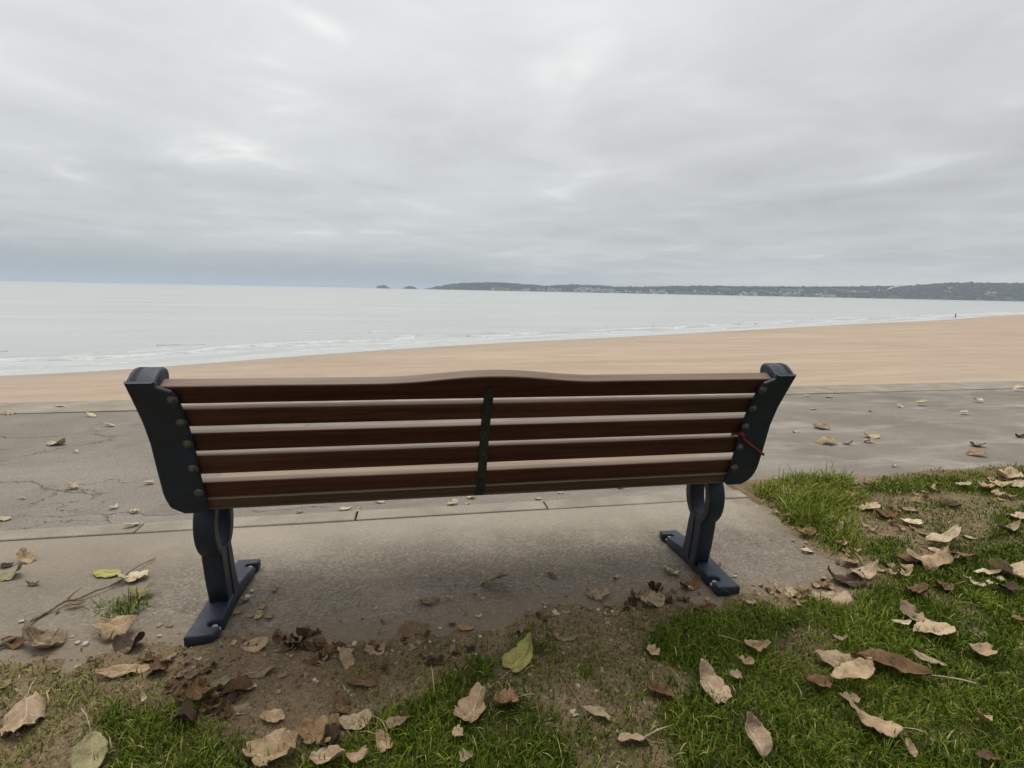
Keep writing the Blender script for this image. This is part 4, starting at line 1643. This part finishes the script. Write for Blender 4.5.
# --- named leaves: (px, py, size, kind, colour, yaw, label, options)
LEAVES = [
    # lower left corner
    (24, 728, 50, 'heart', 'pink', 200, 'big crumpled pinkish tan leaf in the grass at the lower left corner', dict(kl=.3, kc=.4, crum=.10, tilt=(12, 8), stem=.5)),
    (92, 761, 46, 'oval', 'olive', 205, 'smooth pale olive oval leaf with upright stem near the lower left corner', dict(kl=.3, kc=.7, crum=.02, tilt=(-18, 0), stem=.75)),
    (44, 645, 40, 'lobed', 'grey', 75, 'greyish torn leaf lying against the long twig at left', dict(kl=.8, kc=.9, crum=.09, stem=.35, tilt=(12, 0))),
    (117, 634, 38, 'lobed', 'tan', 80, 'pale tan leaf draped over a dark curled leaf left of the left bench foot', dict(kl=.6, kc=.7, crum=.07, lift=.012)),
    (128, 648, 36, 'oval', 'dark', 60, 'dark brown cupped leaf left of the left bench foot', dict(kl=1.2, kc=-1.6, crum=.05)),
    (126, 675, 46, 'long', 'tan', 100, 'long narrow tan leaf below the dark cupped leaf', dict(kl=.7, kc=1.6, crum=.05)),
    (158, 671, 26, 'lobed', 'brown', 20, 'brown lobed leaf just in front of the left bench foot', dict(kl=.9, kc=1.0, crum=.08)),
    (170, 663, 22, 'oval', 'tan', 150, 'small tan oval leaf standing on edge by the left bench foot', dict(kl=.6, kc=1.4, tilt=(30, 0))),
    (186, 722, 30, 'lobed', 'dark', 10, 'dark curled leaf in thin grass below the brown litter pile', dict(kl=1.6, kc=1.4, crum=.08)),
    (206, 703, 34, 'lobed', 'brown', 70, 'large crumpled brown leaf on top of the litter pile at lower left', dict(kl=1.0, kc=1.4, crum=.11, lift=.014)),
    (219, 684, 20, 'oval', 'olive', 90, 'round olive leaf with long stem above the litter pile', dict(kl=.3, kc=.5, stem=1.3)),
    (238, 694, 30, 'oval', 'brown', 110, 'smooth brown rolled leaf at the right of the litter pile', dict(kl=.4, kc=2.3, crum=.04)),
    (240, 712, 24, 'oval', 'grey', 60, 'grey brown rounded leaf at the foot of the litter pile', dict(kl=.5, kc=1.2, crum=.05)),
    (272, 720, 24, 'oval', 'tan', 85, 'flat tan oval leaf on bare soil between litter pile and centre grass', dict(kl=.3, kc=.5)),
    (145, 703, 13, 'long', 'pale', 40, 'tiny whitish curl in the thin grass at lower left', dict(kl=1.8, kc=1.0)),
    (75, 607, 17, 'long', 'grey', 100, 'small grey leaf caught beside the twig above the grass tuft', dict(kl=.8, kc=1.3)),
    (141, 596, 24, 'oval', 'olive', 80, 'flat olive leaf touching the little grass tuft at left', dict(kl=.4, kc=.6)),
    (107, 574, 27, 'oval', 'yellow', 75, 'bright yellow green leaf with stem on the concrete at left', dict(kl=.2, kc=.35, crum=.02, tilt=(0, 0), stem=.5)),
    (134, 580, 26, 'lobed', 'pale', 110, 'pale crumpled leaf at the tip of the twig', dict(kl=.8, kc=1.0, crum=.09, stem=.6)),
    (8, 577, 26, 'oval', 'olive', 85, 'thick tan olive leaf at the left edge on the concrete', dict(kl=.6, kc=1.0)),
    (26, 561, 18, 'scrap', 'tan', 70, 'small tan folded leaf beside a dark scrap at the left edge', dict(kl=.8, kc=1.2, tilt=(10, 0))),
    (7, 566, 12, 'scrap', 'dark', 70, 'small dark scrap at the left edge beside a tan folded leaf', dict(kl=.9, kc=1.0)),
    (33, 585, 14, 'long', 'brown', 80, 'thin brown curl lying on the concrete left of the twig', dict(kl=1.2, kc=1.2)),
    (3, 519, 14, 'oval', 'pale', 80, 'pale leaf on the asphalt at the very left edge', dict(kl=.6, kc=.8)),
    (14, 645, 30, 'long', 'brown', 70, 'narrow brown leaf under the thick end of the twig', dict(kl=.9, kc=1.4, crum=.07)),
    # dirt behind the bench
    (252, 647, 27, 'heart', 'tan', 75, 'flat tan leaf alone on bare soil right of the left bench foot', dict(kl=.25, kc=.3, crum=.03)),
    (346, 655, 17, 'oval', 'pale', 80, 'pale oval leaf at the middle of the litter behind the bench', dict(kl=.4, kc=.7, lift=.006)),
    (347, 663, 20, 'heart', 'tan', 40, 'tan leaf standing just below the pale oval one', dict(kl=.6, kc=.8, tilt=(30, 0))),
    (376, 652, 22, 'lobed', 'tan', 80, 'crumpled tan leaf at the right end of the litter row', dict(kl=.8, kc=1.1, crum=.09)),
    (258, 673, 36, 'long', 'grey', 85, 'long shrivelled grey leaf on soil above the litter pile', dict(kl=1.0, kc=1.6, crum=.10)),
    (362, 684, 30, 'oval', 'brown', 75, 'tightly rolled brown leaf at the edge of the centre grass', dict(kl=.4, kc=2.7, crum=.03, tilt=(6, 0))),
    (342, 708, 26, 'lobed', 'brown', 20, 'brown crinkled leaf half sunk in soil above the tan oval leaf', dict(kl=.5, kc=.8, crum=.07)),
    (354, 726, 32, 'oval', 'pink', 80, 'smooth pinkish tan oval leaf at the left of the centre grass', dict(kl=.4, kc=.6, crum=.03, tilt=(10, 0))),
    (318, 737, 42, 'lobed', 'orange', 70, 'large orange tan leaf in the pile at the bottom left of centre', dict(kl=.6, kc=.8, crum=.08)),
    (331, 750, 30, 'lobed', 'dark', 10, 'dark curly leaf in the pile at the bottom left of centre', dict(kl=1.5, kc=1.4, crum=.1)),
    (272, 760, 52, 'lobed', 'tan', 75, 'large tan leaf at the bottom edge left of centre', dict(kl=.5, kc=.8, crum=.08)),
    (328, 766, 34, 'oval', 'pink', 80, 'pinkish leaf cut by the bottom edge left of centre', dict(kl=.4, kc=.7, crum=.05)),
    (356, 765, 20, 'heart', 'tan', 100, 'small tan leaf at the bottom edge beside the pinkish one', dict(kl=.6, kc=.8)),
    (398, 731, 26, 'serrate', 'grey', 250, 'grey tan leaf with long white stem in the centre grass', dict(kl=.6, kc=.9, crum=.08, stem=1.0, tilt=(15, 0))),
    (382, 750, 22, 'heart', 'tan', 30, 'triangular tan leaf in the centre grass near the bottom', dict(kl=.4, kc=.6, tilt=(12, 0))),
    (522, 661, 38, 'heart', 'yellow', -48, 'yellow green heart shaped leaf with white stem behind the bench', dict(kl=.3, kc=.4, crum=.035, stem=.85, tilt=(16, -4))),
    (473, 716, 40, 'lobed', 'tan', -35, 'tan lobed leaf in the centre grass, larger of the pair', dict(kl=.5, kc=.7, crum=.06, tilt=(14, 0))),
    (507, 709, 26, 'lobed', 'orange', 100, 'orange tan leaf in the centre grass, smaller of the pair', dict(kl=.6, kc=.9, crum=.07, stem=.6)),
    (466, 628, 17, 'scrap', 'orange', 80, 'orange brown scrap on the soil edge behind the bench', dict(kl=.7, kc=.9)),
    (565, 640, 24, 'long', 'olive', 75, 'olive curled leaf with stem at the top of the centre grass', dict(kl=.8, kc=1.2, stem=.4)),
    (596, 717, 28, 'long', 'grey', 60, 'narrow grey leaf on the bare patch between the two lawns', dict(kl=.6, kc=1.0)),
    (633, 744, 32, 'long', 'pink', 85, 'thin arched leaf standing over the bare patch at the bottom', dict(kl=-.9, kc=.6, crum=.04, tilt=(0, 20), stem=.4)),
    (467, 766, 18, 'scrap', 'grey', 40, 'small grey scrap at the bottom edge in the centre grass', dict(kl=.8, kc=1)),
    (458, 742, 14, 'scrap', 'tan', 10, 'small tan scrap below the lobed leaf pair', dict(kl=.8, kc=1)),
    # pad
    (494, 585, 27, 'oval', 'olive', 80, 'pale olive humped leaf on the concrete under the bench', dict(kl=-.5, kc=-.7, crum=.03)),
    (428, 603, 20, 'scrap', 'grey', 70, 'small crumpled grey leaf on the concrete under the bench', dict(kl=1.2, kc=1.3, crum=.12)),
    (805, 535, 19, 'oval', 'orange', 80, 'orange tan leaf on the concrete edge beside the long grass', dict(kl=.7, kc=1.0, tilt=(10, 0))),
    (807, 552, 13, 'oval', 'pale', 80, 'tiny pale leaf with upright stem on the concrete right of the bench', dict(kl=.8, kc=.8, stem=.7)),
    # right foot litter
    (671, 573, 18, 'scrap', 'pale', 30, 'pale crumpled scrap left of the right bench foot', dict(kl=1.0, kc=1.2, crum=.13)),
    (690, 588, 30, 'long', 'brown', 110, 'long brown curled leaf by the right bench foot', dict(kl=1.0, kc=1.5, crum=.06)),
    (655, 590, 18, 'scrap', 'dark', 60, 'dark cupped leaf in the litter left of the right bench foot', dict(kl=1.2, kc=1.3)),
    (651, 605, 30, 'lobed', 'grey', 130, 'ragged grey leaf with long stem below the right bench foot', dict(kl=.9, kc=1.1, crum=.11, stem=.7, tilt=(15, 0))),
    (701, 611, 30, 'long', 'brown', 60, 'brown trough shaped leaf at the top of the right lawn', dict(kl=1.0, kc=1.8, crum=.07)),
    (598, 596, 24, 'lobed', 'grey', 90, 'shrivelled grey leaf at the soil edge between the bench feet', dict(kl=1.0, kc=1.4, crum=.11)),
    (749, 607, 12, 'scrap', 'pale', 70, 'small whitish scrap right of the right bench foot', dict(kl=.8, kc=.8)),
    (722, 592, 18, 'scrap', 'tan', 70, 'tan scrap leaning on the right bench foot', dict(kl=.8, kc=1.0)),
    # right lawn
    (653, 656, 15, 'scrap', 'tan', 20, 'small tan scrap at the worn left edge of the right lawn', dict(kl=.9, kc=1.0)),
    (661, 697, 28, 'lobed', 'brown', 40, 'brown leaf folded in two left of the big pale lobed leaf', dict(kl=.8, kc=1.6, crum=.08)),
    (711, 695, 38, 'lobed', 'pink', 15, 'big pale lobed leaf lying flat in the right lawn', dict(kl=.3, kc=.5, crum=.07, tilt=(22, 0), stem=.4)),
    (757, 655, 26, 'serrate', 'tan', 250, 'tan leaf with white stem pointing right in the right lawn', dict(kl=.6, kc=.9, crum=.08, stem=.9, tilt=(18, 0))),
    (745, 670, 16, 'scrap', 'tan', 80, 'small tan scrap beneath the white stemmed leaf', dict(kl=.8, kc=1)),
    (735, 683, 13, 'scrap', 'grey', 95, 'thin grey scrap between the lobed leaf and the white stemmed leaf', dict(kl=.6, kc=1)),
    (752, 752, 36, 'oval', 'pink', 10, 'folded pinkish leaf standing up at the bottom of the right lawn', dict(kl=.5, kc=1.8, crum=.05, tilt=(28, 0), stem=.4)),
    (812, 691, 30, 'oval', 'brown', 75, 'brown half rolled leaf left of the stacked pale leaves', dict(kl=.5, kc=1.6, crum=.05, tilt=(20, 0))),
    (840, 668, 46, 'oval', 'pink', 62, 'long pale leaf, uppermost of the stacked leaves', dict(kl=.3, kc=.6, crum=.03, tilt=(10, 0))),
    (850, 691, 38, 'oval', 'tan', 75, 'broad tan leaf, second of the stacked leaves', dict(kl=.3, kc=.6, crum=.04, lift=.018)),
    (849, 706, 17, 'scrap', 'grey', 75, 'small grey leaf under the stacked pale leaves', dict(kl=.6, kc=.9)),
    (888, 674, 62, 'long', 'brown', 55, 'very long dark brown rolled leaf in the right lawn', dict(kl=.5, kc=2.2, crum=.05, stem=.5, tilt=(4, 0))),
    (927, 667, 28, 'long', 'grey', 50, 'slim grey leaf right of the very long brown leaf', dict(kl=.5, kc=1.5)),
    (976, 659, 26, 'heart', 'tan', 75, 'tan cupped leaf alone at the right of the lawn', dict(kl=.9, kc=1.2, tilt=(18, 0))),
    (911, 624, 24, 'scrap', 'grey', 10, 'grey brown upper half of a torn leaf in the right lawn', dict(kl=.9, kc=1.0, crum=.08)),
    (931, 638, 38, 'oval', 'pink', 82, 'pale pinkish leaf below the torn grey leaf', dict(kl=.5, kc=.7, crum=.04)),
    (900, 629, 16, 'long', 'pale', 70, 'thin pale curl left of the pale pinkish leaf', dict(kl=.6, kc=1.0)),
    (872, 733, 46, 'serrate', 'tan', 58, 'tan toothed leaf with clear midrib near the bottom right', dict(kl=.3, kc=.6, crum=.05, stem=.35, tilt=(12, 0))),
    (981, 726, 17, 'oval', 'tan', 85, 'small tan leaf alone near the bottom right corner', dict(kl=.7, kc=1.0, tilt=(15, 0))),
    (908, 760, 16, 'oval', 'tan', 10, 'small tan leaf standing upright at the bottom right', dict(kl=.5, kc=1.2, tilt=(50, 0))),
    (985, 766, 22, 'serrate', 'brown', 80, 'striped brown leaf cut by the bottom edge at right', dict(kl=.4, kc=.9)),
    (915, 597, 26, 'scrap', 'brown', 30, 'ring shaped crumpled brown leaf at the top of the right lawn', dict(kl=1.9, kc=1.3, crum=.10)),
    (943, 591, 22, 'oval', 'brown', 100, 'flat brown leaf with stem right of the ring shaped leaf', dict(kl=.4, kc=.9, stem=.9)),
    (839, 643, 12, 'scrap', 'grey', 60, 'tiny grey scrap alone in the right lawn', dict(kl=.7, kc=.9)),
    (1018, 627, 18, 'oval', 'orange', 80, 'orange brown leaf at the right edge of the lawn', dict(kl=.6, kc=1.0, tilt=(14, 0))),
    (862, 577, 24, 'oval', 'pink', 75, 'pinkish leaf on top of the dark pile at the concrete corner', dict(kl=.5, kc=.8, lift=.014)),
    (846, 582, 36, 'lobed', 'dark', 75, 'dark crumpled leaf in the pile at the concrete corner', dict(kl=1.2, kc=1.3, crum=.11)),
    (832, 599, 40, 'lobed', 'grey', 85, 'broad flattened grey leaf below the pile at the concrete corner', dict(kl=.5, kc=.7, crum=.06)),
    (925, 566, 38, 'lobed', 'tan', 75, 'largest tan leaf of the heap in the middle right grass', dict(kl=.6, kc=.9, crum=.09)),
    (940, 546, 32, 'oval', 'pale', 85, 'pale flat leaf on top of the heap in the middle right grass', dict(kl=.4, kc=.6, lift=.012)),
    (932, 557, 20, 'heart', 'pink', 60, 'pinkish leaf at the centre of the heap in the middle right grass', dict(kl=.5, kc=.9, tilt=(18, 0), lift=.014)),
    (907, 563, 24, 'scrap', 'brown', 40, 'brown curled leaf at the left of the heap in the middle right grass', dict(kl=1.0, kc=1.2)),
    (957, 561, 34, 'long', 'brown', 70, 'dark narrow leaf at the right of the heap in the middle right grass', dict(kl=.6, kc=1.6)),
    (964, 538, 15, 'heart', 'pale', 60, 'small pale leaf between the heap and the bare soil', dict(kl=.5, kc=.9, tilt=(20, 0))),
    (947, 540, 18, 'scrap', 'dark', 80, 'dark grey curl just behind the heap', dict(kl=.9, kc=1.2)),
    (923, 536, 14, 'long', 'olive', 30, 'small olive leaf above the heap', dict(kl=.5, kc=.9)),
    (1010, 581, 42, 'lobed', 'pink', 80, 'large pinkish leaf at the right edge beside white scraps', dict(kl=.5, kc=.8, crum=.07, tilt=(12, 0))),
    (986, 578, 24, 'long', 'pale', 75, 'thin pale leaf touching the large pinkish leaf at the right edge', dict(kl=.6, kc=1.0)),
    (1005, 594, 20, 'scrap', 'dark', 80, 'dark leaf in the shade under the large pinkish leaf', dict(kl=.7, kc=1.0)),
    # top right soil patch
    (866, 510, 24, 'serrate', 'pink', 85, 'pinkish tan leaf at the left of the bare soil patch', dict(kl=.5, kc=.8)),
    (892, 511, 15, 'scrap', 'tan', 20, 'upright tan scrap in the bare soil patch', dict(kl=.9, kc=1.0, tilt=(25, 0))),
    (908, 512, 20, 'long', 'tan', 80, 'slim tan leaf at the top of the bare soil patch', dict(kl=.7, kc=1.1)),
    (885, 518, 24, 'lobed', 'brown', 75, 'brown crumpled leaf in the middle of the bare soil patch', dict(kl=1.0, kc=1.2, crum=.10)),
    (909, 525, 19, 'oval', 'pale', 65, 'pale leaf at the lower edge of the bare soil patch', dict(kl=.5, kc=.8, tilt=(15, 0))),
    (949, 507, 22, 'oval', 'dark', 80, 'dark brown rolled leaf at the top of the bare soil patch', dict(kl=.5, kc=2.2)),
    (849, 486, 18, 'oval', 'pale', 85, 'pale leaf behind the long grass by the promenade', dict(kl=.5, kc=.8)),
    (852, 497, 12, 'scrap', 'tan', 80, 'small tan scrap in the grass behind the bare soil patch', dict(kl=.7, kc=.9)),
    (868, 481, 17, 'long', 'dark', 50, 'dark curl on the promenade edge behind the long grass', dict(kl=1.0, kc=1.2)),
    (833, 533, 16, 'oval', 'pale', 80, 'pale rounded leaf at the front of the long grass', dict(kl=.9, kc=1.0)),
    (1006, 480, 26, 'lobed', 'pink', 80, 'tan leaf at the top of the heap by the promenade at the right edge', dict(kl=.8, kc=1.0, crum=.08)),
    (1000, 489, 22, 'oval', 'tan', 75, 'tan leaf in the middle of the heap by the promenade at the right edge', dict(kl=.6, kc=.8)),
    (1016, 489, 18, 'oval', 'pale', 85, 'pale leaf at the right of the heap by the promenade at the right edge', dict(kl=.6, kc=.8)),
    (962, 488, 16, 'oval', 'pale', 85, 'small pale leaf in the grass strip by the promenade', dict(kl=.6, kc=.8)),
    (985, 491, 16, 'scrap', 'tan', 85, 'small tan scrap left of the heap by the promenade', dict(kl=.7, kc=.9)),
    (1018, 521, 18, 'scrap', 'pink', 60, 'pinkish crumpled leaf at the right end of the bare soil patch', dict(kl=.8, kc=.9)),
    (1007, 532, 22, 'long', 'grey', 85, 'grey flat leaf below the pinkish one at the right end of the soil patch', dict(kl=.5, kc=.8)),
    # promenade, right
    (826, 443, 18, 'scrap', 'tan', 85, 'humped tan leaf on the promenade just right of the bench', dict(kl=-1.0, kc=-1.0, crum=.08)),
    (821, 428, 15, 'scrap', 'grey', 85, 'small dark and white scrap on the promenade right of the bench', dict(kl=.8, kc=.9)),
    (871, 437, 15, 'oval', 'tan', 80, 'tan leaf on the promenade, upper of a close pair', dict(kl=.8, kc=1.0)),
    (868, 442, 9, 'scrap', 'pale', 80, 'pale scrap on the promenade, lower of a close pair', dict(kl=.6, kc=.8)),
    (977, 446, 13, 'scrap', 'grey', 80, 'grey curled leaf on the promenade near the right edge', dict(kl=1.0, kc=1.1)),
    (976, 455, 16, 'oval', 'orange', 65, 'orange brown leaf on the promenade near the right edge', dict(kl=.7, kc=1.3)),
    (1020, 437, 11, 'long', 'dark', 85, 'thin dark leaf on the promenade at the right edge', dict(kl=.6, kc=.8)),
    (847, 444, 10, 'long', 'brown', 70, 'thin brown curl right of the humped tan leaf', dict(kl=.9, kc=1.0)),
]
for px, py, sz, kd, cl, yw, lab, kw in LEAVES:
    leaf(px, py, sz, kd, cl, yw, lab, **kw)

# --- little scraps that nothing tells apart, by the place where they lie
SCRAPS = {
    ('pale leaf scrap on the grey promenade left of the bench', 'leaf scraps left on the promenade', 'pale'):
        [(61, 407, 11), (10, 414, 9), (91, 416, 12), (109, 426, 11), (56, 444, 17), (72, 488, 11), (149, 483, 8), (113, 508, 8), (131, 526, 15), (134, 512, 8), (76, 452, 7), (22, 498, 8)],
    ('pale leaf on the promenade seen just beneath the bench back', 'leaf scraps beneath the bench back', 'pale'):
        [(344, 509, 14), (357, 511, 10), (380, 502, 11), (452, 505, 12), (471, 498, 9), (467, 504, 6), (620, 488, 6), (560, 493, 6), (300, 512, 7), (538, 499, 7)],
    ('small pale leaf scrap on the far promenade right of the bench', 'leaf scraps right on the promenade', 'pale'):
        [(807, 396, 6), (829, 397, 7), (837, 393, 6), (813, 409, 6), (870, 411, 6), (921, 405, 9), (978, 402, 8), (964, 414, 9), (1018, 391, 10), (795, 432, 6), (900, 407, 6), (894, 466, 7)],
    ('crumpled dry scrap in the litter row between the bench feet', 'scraps in the litter row behind the bench', 'brown'):
        [(281, 640, 18), (290, 650, 24), (300, 640, 22), (309, 652, 20), (320, 645, 18), (330, 655, 18), (338, 648, 16), (322, 663, 16), (368, 646, 14), (312, 634, 14)],
    ('small tan curl on the soil beside the left bench foot', 'curls beside the left bench foot', 'tan'):
        [(262, 608, 13), (275, 590, 11), (258, 616, 13), (245, 601, 10), (240, 612, 12), (270, 617, 10)],
    ('brown curled scrap in the litter pile at lower left', 'scraps in the lower left litter pile', 'brown'):
        [(214, 712, 20), (225, 703, 20), (198, 690, 18), (215, 697, 18), (232, 718, 16), (192, 700, 16), (180, 676, 15), (172, 690, 12), (150, 662, 14), (178, 660, 14), (205, 672, 12)],
    ('small dry scrap between soil and lawn right of the right bench foot', 'scraps right of the right bench foot', 'tan'):
        [(780, 592, 14), (792, 597, 18), (805, 593, 14), (815, 586, 12), (768, 590, 10), (800, 604, 12), (825, 588, 12), (760, 597, 10)],
    ('small white scrap in the lawn left of the large pinkish leaf at the right edge', 'white scraps in the right lawn', 'pale'):
        [(972, 588, 8), (980, 591, 9), (990, 590, 9), (966, 584, 7), (997, 585, 9)],
    ('small tan scrap scattered on the verge between long grass and heap', 'scraps on the right verge', 'tan'):
        [(873, 531, 11), (845, 562, 16), (855, 553, 12), (840, 549, 12), (893, 577, 14), (880, 572, 12), (950, 563, 15), (900, 530, 10), (935, 493, 10), (925, 500, 10), (760, 499, 9), (776, 514, 8), (772, 507, 7), (868, 486, 10), (990, 482, 12), (1009, 499, 12)],
    ('small brown scrap on the soil between the bench feet and the centre grass', 'scraps on the soil behind the bench', 'brown'):
        [(430, 664, 13), (458, 654, 11), (405, 640, 9), (520, 632, 9), (545, 622, 9), (385, 670, 10), (640, 598, 16), (662, 600, 14), (680, 600, 14), (632, 604, 12), (610, 612, 10)],
}
rr_ = random.Random(77)
for (lab, grp, cl), pts in SCRAPS.items():
    flatish = 'promenade' in lab
    if any(w in lab for w in ('litter', 'between soil', 'verge', 'soil between')):
        pts = pts+[(px+rr_.uniform(-13, 13), py+rr_.uniform(-6, 6), sz*rr_.uniform(.6, 1.0)) for px, py, sz in pts*2]
    for px, py, sz in pts:
        k = rr_.choice(['oval', 'long', 'scrap']) if flatish else rr_.choice(['scrap', 'scrap', 'lobed', 'oval', 'long'])
        c2 = cl if cl != 'brown' else rr_.choice(['brown', 'brown', 'dark', 'grey'])
        leaf(px, py, sz, k, c2, 90+rr_.uniform(-25, 25) if flatish else rr_.uniform(0, 360), lab, kl=rr_.uniform(.5, 1.0) if flatish else rr_.uniform(.6, 1.6),
             kc=rr_.uniform(.6, 1.0) if flatish else rr_.uniform(.8, 1.7), crum=.05 if flatish else .10, tilt=(rr_.uniform(-8, 14), rr_.uniform(-8, 8)), group=grp)


def twigs():
    px = [(-6, 654), (8, 647), (18, 641), (25, 641), (26, 634), (30, 627), (38, 620), (50, 614), (58, 611), (67, 605), (75, 602), (84, 600), (96, 596), (110, 590), (120, 583), (128, 577), (140, 570), (155, 561)]
    pts = []
    for i, (a, c) in enumerate(px):
        g = at(a, c)
        pts.append((g[0], g[1], ground_z(g[0], g[1])+.008+.006*math.sin(i*1.7)))
    n = len(pts)
    rad = [(.0062-.0040*i/(n-1))*(1+.18*math.sin(i*2.3)) for i in range(n)]
    bm = tube(pts, rad, 8)
    for k, (dx, dy) in ((4, (-.03, .05)), (9, (.02, .05)), (13, (.05, .03))):
        p = pts[k]
        bm_join(bm, tube([p, (p[0]+dx*.5, p[1]+dy*.5, p[2]+.012), (p[0]+dx, p[1]+dy, p[2]+.016)], [.0030, .0022, .0012], 6))
    o = from_bm('twig', bm, M['twig'], None, True)
    tag(o, 'long bent twig lying across the concrete at left', 'twig')
    p, q = at(401+450, 555), at(864, 571)
    for (a, c, d, e, lab) in ((851, 555, 864, 571, 'short pale twig lying by the concrete edge right of the bench'), (566, 690, 590, 735, 'thin straight twig on the bare patch between the two lawns'),
                              (245, 624, 232, 641, 'short brown twig beside the left bench foot'), (640, 748, 672, 735, 'pale thin twig by the arched leaf at the bottom')):
        A, B = at(a, c), at(d, e)
        z0, z1 = ground_z(A[0], A[1])+.008, ground_z(B[0], B[1])+.006
        mpt = ((A[0]+B[0])/2+.004, (A[1]+B[1])/2, (z0+z1)/2+.006)
        o = from_bm('twig', tube([(A[0], A[1], z0), mpt, (B[0], B[1], z1)], [.0016, .0020, .0012], 6), M['stem'] if 'pale' in lab else M['twig'], None, True)
        tag(o, lab, 'twig')


twigs()


def pebbles():
    r = random.Random(6)
    for px, py, s in ((86, 646, 6), (78, 645, 5), (252, 593, 4), (247, 599, 6), (315, 686, 4), (480, 641, 4), (520, 636, 3), (440, 630, 3), (598, 612, 4), (612, 616, 3), (605, 617, 3), (430, 647, 3), (376, 610, 3), (545, 609, 3), (690, 590, 5), (708, 585, 4)):
        g = at(px, py)
        z = ground_z(g[0], g[1])
        R = s*.5*float(np.dot(g-CAM, FD))/FPX
        bm = bmesh.new()
        bmesh.ops.create_icosphere(bm, subdivisions=2, radius=R)
        sd_ = r.random()*50
        for v in bm.verts:
            v.co *= 1+.35*noise.noise(v.co/R*1.1+Vector((sd_, 0, 0)))
            v.co.z *= .65
        o = from_bm('pebble', bm, M['stone'], None, True)
        o.location = (g[0], g[1], z+R*.3)
        tag(o, 'tiny white pebble on the soil or concrete behind the bench', 'pebble', 'white pebbles behind the bench')


pebbles()
